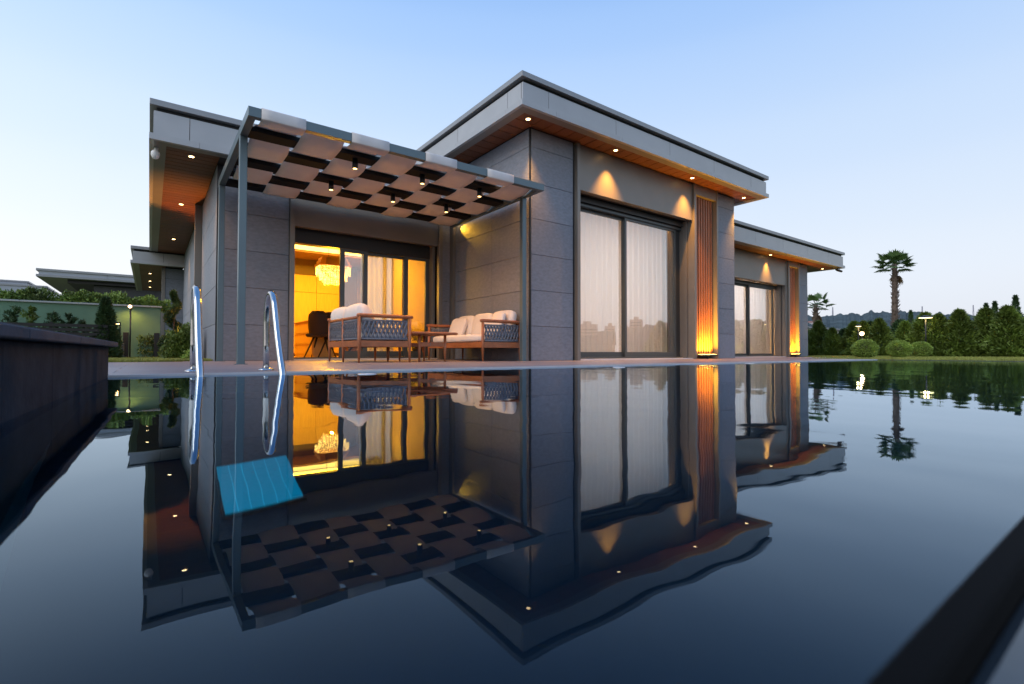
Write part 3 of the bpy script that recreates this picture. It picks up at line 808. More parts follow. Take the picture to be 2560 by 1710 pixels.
# ------------------------------------------------------------------ pergola
pg = empty('pergola', (.85, 6.45, 0), 'grey metal pergola with woven pale cloth canopy over the terrace', 'pergola')
PZ0, PZ1 = 2.66, 2.765
PXL, PXR, PYF, PYB = .81, 4.92, 5.82, 8.60
for (x, y_) in ((.81, 6.41), (.81, 8.52), (4.84, 6.27)):
    bx('post', x, x + .08, y_, y_ + .08, 0, PZ0 - .001, PERG, pg, .003)
    bx('base_plate', x - .025, x + .105, y_ - .025, y_ + .105, 0, .008, PERG, pg)
bx('side_beam', PXL, PXL + .08, PYF + .082, PYB + .08, PZ0, PZ1, PERG, pg, .003)
bx('side_beam', PXR - .08, PXR, PYF + .082, PYB + .08, PZ0, PZ1, PERG, pg, .003)
bx('front_beam', PXL, PXR, PYF, PYF + .08, PZ0, PZ1, PERG, pg, .003)
BY = [PYF + .04] + [PYF + .04 + .53 * k for k in (1, 2, 3, 4, 5)]
for yb in BY[1:]:
    bx('cross_beam', PXL + .082, PXR - .082, yb - .12, yb + .12, PZ0 + .025, PZ1 - .025, PERGB, pg, .003)  # dark beams, made wider to take in the shaded gaps of the cloth
SX = [.929, 1.40, 1.905, 2.39, 2.875, 3.36, 3.845, 4.33, 4.83]
for s in range(8):
    a, b = SX[s] + .008, SX[s + 1] - .008
    under0 = (s % 2 == 0)           # this strip wraps below/in front of the front beam
    prof = []
    if under0:
        prof += [(PYF + .07, PZ1 + .006), (PYF - .004, PZ1 + .008), (PYF - .007, PZ1 - .002), (PYF - .007, PZ0 + .004), (PYF - .002, PZ0 - .006), (PYF + .085, PZ0 - .007)]
    else:
        prof += [(PYF + .012, PZ0 + .02), (PYF + .03, PZ1 + .006), (PYF + .085, PZ1 + .008)]
    prev_up = not under0
    for k in range(1, 6):
        upk = (k % 2 == 1) if under0 else (k % 2 == 0)
        z_from, z_to = prof[-1][1], (PZ1 - .012 if upk else PZ0 + .014)
        yb = BY[k]; ya = prof[-1][0]; yt = yb - .125
        for q in (.2, .4, .6, .8):
            e = q * q * (3 - 2 * q)
            sag = -.012 * math.sin(math.pi * q)
            prof.append((ya + (yt - ya) * q, z_from + (z_to - z_from) * e + sag))
        prof.append((yt, z_to)); prof.append((yb, z_to + (.004 if upk else -.004))); prof.append((yb + .125, z_to))
    V, F = [], []
    nx = 5
    for (y_, z) in prof:
        for i in range(nx):
            t = i / (nx - 1); sag = -.006 * (1 - (2 * t - 1) ** 2) * (0 if y_ < PYF + .1 else 1)
            V.append((a + (b - a) * t, y_, z + sag))
    for i in range(len(prof) - 1):
        for k in range(nx - 1): F.append((i * nx + k, i * nx + k + 1, (i + 1) * nx + k + 1, (i + 1) * nx + k))
    o = mesh_obj('cloth_strip', V, F, CLOTH, pg, (0, 0, 0), True)
    md = o.modifiers.new('thick', 'SOLIDIFY'); md.thickness = .004; md.offset = 0
for yb in (BY[1], BY[3]):
    for x in (2.145, 3.115, 4.085):
        vs, fs = lathe([(.034, 0), (.034, .135), (.026, .135), (.026, .02), (.0, .02)][::-1] if 0 else [(.034, 0.0), (.036, .002), (.036, .125), (.0, .125)], 20)
        d = mesh_obj('spot_lamp', vs, fs, BLACK, pg, (x, yb, PZ0 - .10), True)
        vs, fs = lathe([(0, 0), (.027, 0), (.027, .003)], 18)
        mesh_obj('bulb', vs, fs, GLOWP, d, (x, yb, PZ0 - .104), True)
        light('spot_lamp_beam', 'SPOT', (x, yb, PZ0 - .112), 62, WARM, d, spot_size=rad(115), spot_blend=.8, shadow_soft_size=.03, aim=(0, 0, -1))
# warm wall light at the inner corner of the terrace, behind the canopy
wlamp = empty('wall_lamp', (4.95, 8.66, 2.74), 'small warm wall lamp high in the terrace corner below the canopy', 'lamp')
bx('bracket', 4.93, 5.045, 8.64, 8.72, 2.76, 2.80, BLACK, wlamp); bx('bulb', 4.945, 5.03, 8.65, 8.71, 2.752, 2.759, GLOWW, wlamp)
light('wall_lamp_light', 'SPOT', (4.96, 8.73, 2.70), 26, (1.0, .50, .03), wlamp, spot_size=rad(44), spot_blend=.3, shadow_soft_size=.01, aim=(.22, -.9, -.32))

# ------------------------------------------------------------------ terrace furniture
def ropes_panel(name, p0, p1, z0, z1, n, parent, amp=.012, step=.075, hw=.0135):
    """woven rope panel between p0 and p1 (xy) from z0 to z1: pairs of vertical cords that cross"""
    p0, p1 = Vector((*p0, 0)), Vector((*p1, 0)); d = (p1 - p0); L = d.length; d.normalize(); nrm = Vector((-d.y, d.x, 0))
    root = None
    parts = []
    # top and bottom wrapped rails
    parts.append(tube_data([p0 + Vector((0, 0, z1)), p1 + Vector((0, 0, z1))], .013, 8))
    parts.append(tube_data([p0 + Vector((0, 0, z0)), p1 + Vector((0, 0, z0))], .013, 8))
    rail = multi('rope_rail', parts, ROPE, parent)
    for i in range(n):
        c = (i + .5) / n * L
        for ph in (0, 1):
            sgn = 1 if ph == 0 else -1
            vs, fs = [], []
            m_ = 13
            for k in range(m_):
                t = k / (m_ - 1); z = z0 + (z1 - z0) * t
                off = sgn * step * .30 * math.cos(2 * math.pi * t)     # cords of a pair swing apart and cross
                dep = sgn * amp * math.sin(2 * math.pi * t)
                w_ = hw
                ctr = p0 + d * (c + off) + nrm * dep
                for q in (-1, 1):
                    for e in (-1, 1):
                        vs.append(ctr + d * (q * w_) + nrm * (e * .005) + Vector((0, 0, z)))
            for k in range(m_ - 1):
                b = k * 4
                for (i0, i1) in ((0, 1), (1, 3), (3, 2), (2, 0)):
                    fs.append((b + i0, b + i1, b + 4 + i1, b + 4 + i0))
            mesh_obj('rope_cord', vs, fs, ROPE, rail, (0, 0, 0), True)

def taper_leg(x, y, z0, z1, parent, r0=.013, r1=.024):
    return tube('leg', [(x, y, z0), (x, y, z0 + (z1 - z0) * .45), (x, y, z1)], [r0, r1, r1 * .95], TEAK, parent, 12)

# loveseat (faces +X, back to the left)
ls = empty('loveseat', (2.6, 7.1, 0), 'teak loveseat with grey rope weave seen from behind at the coffee table', 'sofa')
xa, xb, ya, ym, yc = 2.24, 2.965, 6.46, 7.12, 7.78
for y_ in (ya, ym, yc): taper_leg(xa, y_, 0, .63, ls)
for y_ in (ya, yc): taper_leg(xb, y_, 0, .63, ls)
taper_leg(xb - .05, ym, 0, .24, ls)
for y_ in (ya, yc): tube('armrest', [(xa - .03, y_, .636), (xa, y_, .638), (xb, y_, .638), (xb + .04, y_, .636)], [.021, .026, .026, .022], TEAK, ls, 12)
tube('back_rail', [(xa, ya, .612), (xa, yc, .612)], .021, TEAK, ls, 12)
for y_ in (ya, yc): bx('side_rail', xa + .02, xb - .02, y_ - .014, y_ + .014, .215, .30, TEAK, ls, .003)
for (a, b) in ((ya, ym), (ym, yc)): bx('back_apron', xa - .014, xa + .014, a + .02, b - .02, .215, .30, TEAK, ls, .003)
bx('front_apron', xb - .014, xb + .014, ya + .02, yc - .02, .215, .30, TEAK, ls, .003)
bx('seat_board', xa + .02, xb - .02, ya + .02, yc - .02, .27, .295, TEAK, ls)
for y_ in (ya, yc): ropes_panel('x', (xa + .035, y_), (xb - .035, y_), .325, .575, 11, ls, step=.064)
for (a, b) in ((ya, ym), (ym, yc)): ropes_panel('y', (xa, a + .03), (xa, b - .03), .325, .575, 9, ls, step=.066, amp=.02, hw=.010)

def soft_box(name, dx, dy, dz, m, parent=None, loc=(0, 0, 0), puff=.25, rz=0, rx=0, ry=0, rnd=.45, seed=0):
    """rounded pillow-like box"""
    rr = random.Random(seed)
    bm = bmesh.new(); bmesh.ops.create_cube(bm, size=1)
    bmesh.ops.subdivide_edges(bm, edges=bm.edges[:], cuts=7, use_grid_fill=True)
    p_ = 5.0
    jx, jy = rr.uniform(-1, 1), rr.uniform(-1, 1)
    for q in bm.verts:
        c = q.co * 2
        n_ = (abs(c.x) ** p_ + abs(c.y) ** p_ + abs(c.z) ** p_) ** (1 / p_)
        c = c / n_ if n_ > 1 else c
        f = 1 - puff * (1 - (1 - min(1, c.x * c.x) * .9) * (1 - min(1, c.y * c.y) * .9)) if abs(dz) <= min(dx, dy) else 1 - puff * (1 - (1 - min(1, c.y * c.y) * .9) * (1 - min(1, c.z * c.z) * .9))
        wob = 1 + .02 * math.sin(5 * c.x + jx * 3) * math.cos(4 * c.y + jy * 3)
        if abs(dz) <= min(dx, dy): q.co = (c.x * dx / 2, c.y * dy / 2, c.z * dz / 2 * f * wob)
        else: q.co = (c.x * dx / 2 * f * wob, c.y * dy / 2, c.z * dz / 2)
    bmesh.ops.recalc_face_normals(bm, faces=bm.faces)
    me = bpy.data.meshes.new(name); bm.to_mesh(me); bm.free(); me.materials.append(m); me.polygons.foreach_set('use_smooth', [True] * len(me.polygons))
    o = link(bpy.data.objects.new(name, me), parent, loc)
    o.rotation_euler = (rx, ry, rz)
    return o
def cushion(dx, dy, dz, loc, label, group, **k):
    return tag(soft_box('cushion', dx, dy, dz, CUSH, None, loc, **k), label, 'cushion', group)
cushion(.66, .64, .15, (2.63, 6.79, .365), 'white seat cushion on the near half of the loveseat', 'loveseat cushions', puff=.12, seed=1)
cushion(.66, .64, .15, (2.63, 7.45, .365), 'white seat cushion on the far half of the loveseat', 'loveseat cushions', puff=.12, seed=2)
def bolster(y0, y1, label, seed):
    rr = random.Random(seed); vs, fs = [], []
    n, seg = 15, 22
    for i in range(n):
        t = i / (n - 1); y_ = y0 + (y1 - y0) * t
        e = min(1, (1 - abs(2 * t - 1)) * 5.5); sc = math.sqrt(max(.02, 1 - (1 - e) ** 2)) * (.93 + .07 * math.sin(math.pi * t))
        for k in range(seg):
            a = 2 * math.pi * k / seg
            rx_, rz_ = .125, .215
            px = 2.36 + math.cos(a) * rx_ * sc + .05 * (math.sin(a)) * -1; pz = .60 + math.sin(a) * rz_ * sc
            if math.sin(a) < -.2: px += .05 * (-.2 - math.sin(a))
            vs.append((px + rr.uniform(-.002, .002), y_ + rr.uniform(-.002, .002), pz))
    for i in range(n - 1):
        for k in range(seg):
            a, b = i * seg + k, i * seg + (k + 1) % seg; fs.append((a, b, b + seg, a + seg))
    fs.append(tuple(range(seg - 1, -1, -1))); fs.append(tuple(range((n - 1) * seg, n * seg)))
    return tag(mesh_obj('back_cushion', vs, fs, CUSH, None, (0, 0, 0), True), label, 'cushion', 'loveseat cushions')
bolster(6.47, 7.125, 'plump white back cushion on the near half of the loveseat', 3)
bolster(7.135, 7.78, 'plump white back cushion on the far half of the loveseat', 4)

# sofa (faces -X, back to the side wall)
sf = empty('sofa', (4.6, 7.4, 0), 'teak three seat sofa with rope arms and cream cushions by stone wall', 'sofa')
xa, xb, ya, yc = 4.20, 4.93, 6.46, 8.30
for y_ in (ya, yc):
    taper_leg(xa, y_, 0, .63, sf); taper_leg(xb, y_, 0, .63, sf)
    tube('armrest', [(xa - .045, y_, .638), (xa, y_, .640), (xb, y_, .638), (xb + .02, y_, .636)], [.022, .027, .026, .022], TEAK, sf, 12)
    bx('side_rail', xa + .02, xb - .02, y_ - .014, y_ + .014, .215, .305, TEAK, sf, .003)
    ropes_panel('x', (xa + .035, y_), (xb - .035, y_), .325, .575, 11, sf, step=.064)
bx('front_apron', xa - .014, xa + .014, ya + .02, yc - .02, .215, .305, TEAK, sf, .003)
bx('back_apron', xb - .014, xb + .014, ya + .02, yc - .02, .215, .305, TEAK, sf, .003)
tube('back_rail', [(xb, ya, .612), (xb, yc, .612)], .021, TEAK, sf, 12)
bx('seat_board', xa + .02, xb - .02, ya + .02, yc - .02, .27, .295, TEAK, sf)
cushion(.74, 1.79, .15, (4.53, 7.38, .37), 'long cream seat cushion on the three seat sofa', 'sofa cushions', puff=.06, seed=5)
cushion(.17, .62, .44, (4.83, 6.80, .63), 'cream back cushion at the near end of the sofa', 'sofa cushions', puff=.22, ry=rad(10), seed=6)
cushion(.17, .60, .43, (4.83, 7.41, .625), 'cream back cushion in the middle of the sofa', 'sofa cushions', puff=.22, ry=rad(10), seed=7)
cushion(.17, .60, .42, (4.83, 8.0, .62), 'cream back cushion at the far end of the sofa', 'sofa cushions', puff=.22, ry=rad(11), seed=8)
cushion(.13, .42, .40, (4.67, 6.76, .62), 'small cream throw pillow leaning at the near end of the sofa', 'sofa cushions', puff=.40, ry=rad(20), rz=rad(-8), seed=9)
cushion(.13, .42, .38, (4.66, 8.02, .60), 'small cream throw pillow leaning at the far end of the sofa', 'sofa cushions', puff=.40, ry=rad(22), rz=rad(10), seed=10)

# coffee table
ct = empty('coffee_table', (3.38, 6.9, 0), 'teak slatted coffee table between the two sofas', 'table')
for (x, y_) in ((3.16, 6.55), (3.58, 6.55), (3.16, 7.25), (3.58, 7.25)): taper_leg(x, y_, 0, .40, ct, .013, .022)
tp = boxes('tabletop', [(3.03, 3.70, 6.44, 6.50, .405, .435), (3.03, 3.70, 7.30, 7.36, .405, .435), (3.03, 3.09, 6.501, 7.299, .405, .435), (3.64, 3.70, 6.501, 7.299, .405, .435)], TEAK, ct)
tube('edge_rail', [(2.99, 6.44, .42), (3.03, 6.44, .42), (3.70, 6.44, .42), (3.73, 6.44, .42)], [.016, .02, .02, .016], TEAK, ct, 12)
for k in range(6):
    x = 3.094 + k * .091
    bx('slat', x, x + .083, 6.502, 7.298, .410, .432, TEAK, ct, .002)
for y_ in (6.55, 7.25):
    r = bx('stretcher', 3.18, 3.56, y_ - .012, y_ + .012, .225, .29, TEAK, ct, .003)
    for z in (.245, .27):
        vs, fs = lathe([(.006, 0), (.006, .003), (.003, .005)], 10)
        vs = [(a, -c, b) for a, b, c in vs]
        mesh_obj('bolt', vs, fs, CHROME, r, (3.33, y_ - .0125, z), True)

# uplights at the slat niches
def uplight(x0, x1, y, e, label):
    u = empty('uplight', ((x0 + x1) / 2, y, 0), label, 'uplight', 'uplights below the wooden slats')
    bx('housing', x0, x1, y - .045, y + .035, .058, .098, BLACK, u, .004)
    bx('lens', x0 + .02, x1 - .02, y - .03, y + .025, .099, .102, emit('uplight_lens', (1.0, .62, .12), 30), u)
    bx('stand', (x0 + x1) / 2 - .02, (x0 + x1) / 2 + .02, y - .02, y + .02, .001, .057, BLACK, u)
    light('uplight_beam', 'AREA', ((x0 + x1) / 2, y, .106), e, (1.0, .42, .02), u, shape='RECTANGLE', size=x1 - x0 - .06, size_y=.04, spread=rad(120), aim=(0, .10, 1))
uplight(9.76, 10.42, 6.265, 85, 'black linear uplight glowing below the tall wooden slats')
uplight(16.40, 16.95, 7.265, 70, 'black linear uplight glowing below the shorter wooden slats')

# security cameras
sc1 = empty('security_camera', (.04, 8.72, 3.09), 'white dome security camera below the left roof corner', 'camera')
tube('arm', [(.04, 8.72, 3.105), (.04, 8.72, 3.03)], [.03, .022], WHITE, sc1, 14)
vs, fs = lathe([(.03, .075), (.05, .05), (.055, .02), (.05, -.01), (.035, -.04), (.012, -.055)], 18)
mesh_obj('dome', vs, fs, WHITE, sc1, (.03, 8.70, 2.97), True)
for dx, lab in ((19.15, 'small black bullet security camera below the right roof corner, inner one'), (19.31, 'small black bullet security camera below the right roof corner, outer one')):
    s = empty('security_camera', (dx, 6.95, 3.07), lab, 'camera', 'bullet cameras at the right roof corner')
    tube('arm', [(dx, 6.95, 3.08), (dx, 6.95, 3.02)], .012, BLACK, s, 8)
    tube('barrel', [(dx + .03, 7.0, 3.03), (dx, 6.95, 3.0), (dx - .04, 6.86, 2.955)], [.03, .038, .036], BLACK, s, 12)

# ------------------------------------------------------------------ planting helpers
def thuja_mesh(name, h, r, n, seed, m=None, shape='cone', leafL=.075, leafW=.016):
    g = np.random.default_rng(seed)
    t = g.uniform(0.0, 1, n) ** 1.15
    if shape == 'cone': prof = (1 - t) ** .80 * (0.72 + .28 * np.minimum(1, t / .12))
    elif shape == 'spire': prof = (1 - t) * (.75 + .45 * np.abs(np.sin(t * 22)))
    else: prof = np.sqrt(np.maximum(0, 1 - (2 * t - 1) ** 2))
    ang = g.uniform(0, 2 * math.pi, n)
    lob = 1 + .16 * np.sin(ang * 3 + seed) + .13 * np.sin(t * 17 + ang * 2 + seed) + .10 * np.sin(ang * 7 + t * 29)
    rr = r * prof * lob * np.sqrt(g.uniform(.30, 1.0, n))
    p = np.stack([rr * np.cos(ang), rr * np.sin(ang), t * h], 1)
    d = np.stack([np.cos(ang) * .8, np.sin(ang) * .8, np.full(n, .75)], 1) + g.normal(0, .45, (n, 3))
    V, Q = leaves(p, d, leafL, leafW, g)
    k = (name, h, r, seed)
    me = bpy.data.meshes.new(name)
    nf = len(Q)
    me.vertices.add(len(V)); me.vertices.foreach_set('co', V.astype(np.float32).ravel())
    me.loops.add(nf * 4); me.loops.foreach_set('vertex_index', Q.astype(np.int32).ravel())
    me.polygons.add(nf); me.polygons.foreach_set('loop_start', np.arange(0, nf * 4, 4, dtype=np.int32)); me.polygons.foreach_set('loop_total', np.full(nf, 4, np.int32))
    me.update(); me.materials.append(m or FOL1)
    return me

def plant(name, loc, crown_me, trunk_h, label, cat, group=None, rz=0, sc=(1, 1, 1), trunk_r=.03):
    t = empty(name, loc, label, cat, group); WL[t.name] = Vector((0, 0, 0))
    c = bpy.data.objects.new('crown', crown_me); link(c, t, (0, 0, .02)); c.scale = sc; c.rotation_euler.z = rz
    tube('trunk', [(0, 0, -.05), (0, 0, trunk_h)], [trunk_r, trunk_r * .4], TWIG, t, 7)
    return t

# ------------------------------------------------------------------ right-hand garden
CON = [thuja_mesh('conifer_crown', 1.0, .40, 6500, 11 + k, FOL1, leafL=.085, leafW=.013) for k in range(4)]
hx = 22.5
k = 0
yy = 9.6
rh = random.Random(5)
hedge_spec = []
while yy > -3.0 and k < 22:
    f = (9.6 - yy) / 13
    h = 1.22 + .35 * f + rh.uniform(-.16, .20)
    if k in (7, 13, 14): h += .30
    hedge_spec.append((hx + rh.uniform(-.5, .5) - 1.2 * f + (.5 if k == 17 else 0), yy, h)); yy -= rh.uniform(.52, .66); k += 1
NH = len(hedge_spec)
HORD = ORD[:NH]
for i, (x, y_, h) in enumerate(hedge_spec):
    plant('hedge_conifer', (x, y_, -.02), CON[i % 4], h * .8, f'{HORD[i]} green conifer from the house in the hedge right of the pool', 'conifer', 'conifers of the hedge right of the pool',
          rz=rh.uniform(0, 6), sc=(h * 1.15, h * 1.15, h))
# second, darker row behind to close the hedge
yy = 10.4; i = 0
DK = [thuja_mesh('conifer_crown', 1.0, .46, 4200, 31 + q, FOL2, leafL=.11, leafW=.02) for q in range(2)]
while yy > -5 and i < 17:
    h = 1.15 + .02 * i + rh.uniform(-.1, .15)
    plant('hedge_conifer', (24.3 + rh.uniform(-.3, .3), yy, -.02), DK[i % 2], h * .8, f'{ORD[i]} darker conifer from the house in the back row behind the hedge', 'conifer', 'darker back row of the hedge', rz=rh.uniform(0, 6), sc=(h * 1.25, h * 1.25, h))
    yy -= .95; i += 1
# spire tops of a few spruces behind the hedge
SPR = thuja_mesh('spruce_crown', 1.0, .17, 3000, 51, FOL2, shape='spire', leafL=.04, leafW=.008)
for (px_, fw, h, lab) in ((2467, 26, 2.75, 'slim spruce poking above the hedge, left of a close pair'), (2489, 26, 2.85, 'slim spruce poking above the hedge, right of a close pair'),
                          (2541, 25, 3.05, 'tall slim spruce above the hedge at the right edge'), (2278, 27, 2.45, 'thin spruce top just right of the tall palm')):
    x_ = (px_ - 1280) / 1227 * fw; P_ = R_ * x_ + F_ * fw
    plant('spruce', (P_.x, P_.y, -.02), SPR, h * .9, lab, 'spruce', 'spruces rising above the hedge', sc=(h, h, h))

# ball shrubs
def ball_mesh(r, n, seed, m):
    g = np.random.default_rng(seed)
    v = g.normal(size=(n, 3)); v /= np.linalg.norm(v, axis=1, keepdims=True)
    rad_ = r * (.80 + .2 * np.sqrt(g.uniform(0, 1, n))) * (1 + .05 * np.sin(v[:, 0] * 6 + seed) + .04 * np.sin(v[:, 2] * 9))
    p = v * rad_[:, None] * np.array([1.08, 1.08, .88]); p[:, 2] += r * .86
    V, Q = leaves(p, v + g.normal(0, .5, (n, 3)), .035, .009, g)
    me = bpy.data.meshes.new('ball_crown'); nf = len(Q)
    me.from_pydata([tuple(a) for a in V], [], [tuple(a) for a in Q]); me.update(); me.materials.append(m)
    return me
for (x, y_, r, s, m, lab) in ((14.45, 4.66, .25, 1, FOL3, 'largest round clipped shrub at the deck corner'), (16.9, 4.62, .255, 2, FOL3, 'middle round clipped shrub of three on the lawn'),
                              (19.6, 4.80, .26, 3, FOL3, 'smallest looking round clipped shrub, rightmost of three')):
    t = empty('ball_shrub', (x, y_, 0), lab, 'shrub', 'round clipped shrubs on the lawn')
    c = bpy.data.objects.new('crown', ball_mesh(r, 9000, s, m)); link(c, t, (x, y_, .02))
    bm = bmesh.new(); bmesh.ops.create_icosphere(bm, subdivisions=2, radius=r * .78)
    for q in bm.verts: q.co = (q.co.x * 1.05, q.co.y * 1.05, q.co.z * .85 + r * .86)
    bm_obj('inner_branches', bm, TWIG, t, (x, y_, .02), True)
    tube('trunk', [(x, y_, -.05), (x, y_, .2)], .03, TWIG, t, 7)

# palms
def fan_palm(loc, h, tr, fronds, fl, label, seed, skirt=True, droop=1.0):
    r = random.Random(seed)
    t = empty('palm_tree', loc, label, 'palm tree', 'fan palms beyond the hedge'); WL[t.name] = Vector((0, 0, 0))
    path, rd = [], []
    for i in range(13):
        s = i / 12; path.append((.05 * math.sin(s * 3), .04 * math.sin(s * 2 + 1), h * s)); rd.append(tr * (1.15 - .35 * s + .05 * math.sin(i * 2.1)))
    tube('trunk', path, rd, BARK, t, 12)
    stub = []
    for i in range(int(h * 42)):
        s = r.uniform(.12, .98); a = r.uniform(0, 6.28); rr = tr * (1.1 - .35 * s)
        b = Vector((rr * math.cos(a), rr * math.sin(a), h * s)); L = r.uniform(.06, .17)
        e = b + Vector((math.cos(a) * L * .8, math.sin(a) * L * .8, L * .9))
        stub.append(tube_data([b, e], [.028, .008], 4))
    o = multi('leaf_stubs', stub, BARK, t, (0, 0, 0), False); o['kind'] = 'stuff'
    def frond(a, el, L, m, hang=0, base_z=h):
        d = Vector((math.cos(a) * math.cos(el), math.sin(a) * math.cos(el), math.sin(el)))
        b = Vector((0, 0, base_z)); tip = b + d * L * .62 + Vector((0, 0, -.10 * L * droop))
        parts = [tube_data([b, b + d * L * .35, tip], [.016, .012, .008], 4)]
        side = d.cross(Vector((0, 0, 1))).normalized(); upv = side.cross(d).normalized()
        n = 15
        for k in range(n):
            q = (k / (n - 1) - .5) * 2; th = q * 1.55
            bd = (d * math.cos(th) + side * math.sin(th) + upv * .18 * math.cos(th * 1.5)).normalized()
            l = L * .60 * (1 - .25 * abs(q)) * r.uniform(.85, 1.1); wv = bd.cross(upv).normalized() * (.045 + .012 * L)
            m1 = tip + bd * l * .5; e = tip + bd * l + Vector((0, 0, -.20 * l - hang * l))
            parts.append(([tip, m1 + wv, e, m1 - wv], [(0, 1, 2, 3)]))
        multi('frond', parts, m, t, (0, 0, 0), False)
    for i in range(fronds):
        a = i * 2.39996; el = math.asin(max(-.35, min(.97, 1.0 - 1.35 * (i + .5) / fronds)))
        frond(a + r.uniform(-.2, .2), el, fl * r.uniform(.85, 1.1), FOL4)
    if skirt:
        for i in range(3): frond(-.9 + i * .5, -1.2, fl * .75, DEADL, .2, h - .25)
    t.location = loc
    return t
fan_palm((36.7, 10.2, -.02), 5.60, .165, 28, 1.02, 'tall fan palm with shaggy trunk rising above the hedge', 3)
fan_palm((32.8, 13.1, -.02), 3.10, .14, 15, .88, 'short fan palm beside the right end of the house', 4)

# garden lamps on the right
def disc_lamp(x, y_, z, r, label, post=True, tilt=0):
    t = empty('garden_lamp', (x, y_, 0), label, 'lamp', 'lit garden lamps right of the pool')
    tube('post', [(x, y_, -.02), (x, y_, z)], .022, BLACK, t, 10)
    vs, fs = lathe([(r, 0), (r * .98, .02), (r * .5, .06), (.03, .075)], 24); mesh_obj('cap', vs, fs, BLACK, t, (x, y_, z + .012), True)
    vs, fs = lathe([(.02, -.012), (r * .92, -.010), (r * .95, .0)], 24); mesh_obj('glowing_disc', vs, fs, emit('disc_glow', (1.0, .82, .36), 5.5), t, (x, y_, z + .008), True)
    light('lamp_light', 'POINT', (x, y_, z - .05), 6, (1.0, .7, .3), t, shadow_soft_size=.08)
def fwpt(px_, fw):
    P_ = R_ * ((px_ - 1280) / 1227 * fw) + F_ * fw; return P_.x, P_.y
x, y_ = fwpt(2315, 16.6); disc_lamp(x, y_, 1.32, .19, 'wide disc garden lamp glowing yellow before the hedge')
x, y_ = fwpt(2147, 18.4); disc_lamp(x, y_, 1.12, .09, 'small disc garden lamp above the brighter lamp by the shrub')
x, y_ = fwpt(2509, 18.6); disc_lamp(x, y_, 1.06, .07, 'small disc garden lamp half hidden in the hedge at right')
def spot_post(x, y_, h, label, az, grp=None, hr=.08):
    t = empty('garden_lamp', (x, y_, 0), label, 'lamp', grp)
    tube('post', [(x, y_, -.02), (x, y_, h - .06)], .014, BLACK, t, 10)
    d = Vector((math.cos(az), math.sin(az), .05)).normalized(); b = Vector((x, y_, h))
    vs, fs = tube_data([b - d * .05 + Vector((0, 0, -.05)), b + d * .0, b + d * .05], [hr * .4, hr * .94, hr], 14)
    mesh_obj('lamp_head', vs, fs, BLACK, t, (0, 0, 0), True)
    vs, fs = tube_data([b + d * .0505, b + d * .054], [hr * .92, hr * .92], 14); mesh_obj('bulb', vs, fs, GLOWS, t, (0, 0, 0), True)
    return t, b + d * .08
x, y_ = fwpt(2156, 17.6); t, q = spot_post(x, y_, .82, 'bright garden spot lamp on a short post behind the largest round shrub', math.atan2(-y_, -x) - .2)
light('lamp_light', 'POINT', q, 10, (1.0, .7, .4), t, shadow_soft_size=.04)

# ------------------------------------------------------------------ left-hand garden
gw = empty('garden_wall', (-4, 13.1, 0), 'pale green plastered garden wall with light coping at left', 'wall')
bx('plaster_face', -14, .18, 13.1, 13.35, -.05, 1.09, GREENW, gw)
q = -14.0
while q < .2:
    e = min(q + 2.0, .21); bx('coping_stone', q, e - .004, 13.06, 13.39, 1.092, 1.125, GREENC, gw, .003); q += 2.0
# low hedge growing along the wall top: separate bushes
def bush_mesh(rx, ry, rz, n, seed, m, L=.06, Wd=.018):
    g = np.random.default_rng(seed)
    v = g.normal(size=(n, 3)); v /= np.linalg.norm(v, axis=1, keepdims=True); v[:, 2] = np.abs(v[:, 2]) * 1.0
    f = np.cbrt(g.uniform(.12, 1, n)) * (1 + .2 * np.sin(v[:, 0] * 5 + seed) + .15 * np.sin(v[:, 1] * 7 + seed) + .12 * np.sin(v[:, 2] * 11 + 2 * seed))
    p = v * f[:, None] * np.array([rx, ry, rz])
    V, Q = leaves(p, v * .6 + np.array([0, 0, .5]) + g.normal(0, .6, (n, 3)), L, Wd, g)
    me = bpy.data.meshes.new('bush_crown'); me.from_pydata([tuple(a) for a in V], [], [tuple(a) for a in Q]); me.update(); me.materials.append(m)
    return me
BU = [bush_mesh(.42, .25, .30, 2600, 60 + q, (FOL3, FOL1)[q % 2]) for q in range(4)]
rb = random.Random(9)
x = .06; i = 0
while x > -4.0:
    t = empty('hedge_bush', (x, 13.62, 1.0), f'{ORD[i]} leafy bush from the house on top of the green wall', 'bush', 'bushes along the green wall top'); WL[t.name] = Vector((0, 0, 0))
    c = bpy.data.objects.new('crown', BU[i % 4]); link(c, t, (0, 0, .05)); s = rb.uniform(.85, 1.15); c.scale = (s, s, s * rb.uniform(.8, 1.2)); c.rotation_euler.z = rb.uniform(0, 6)
    tube('stem', [(0, 0, -1.0), (0, 0, .2)], .02, TWIG, t, 6); t.location = (x, 13.62, 1.0)
    x -= rb.uniform(.34, .46); i += 1
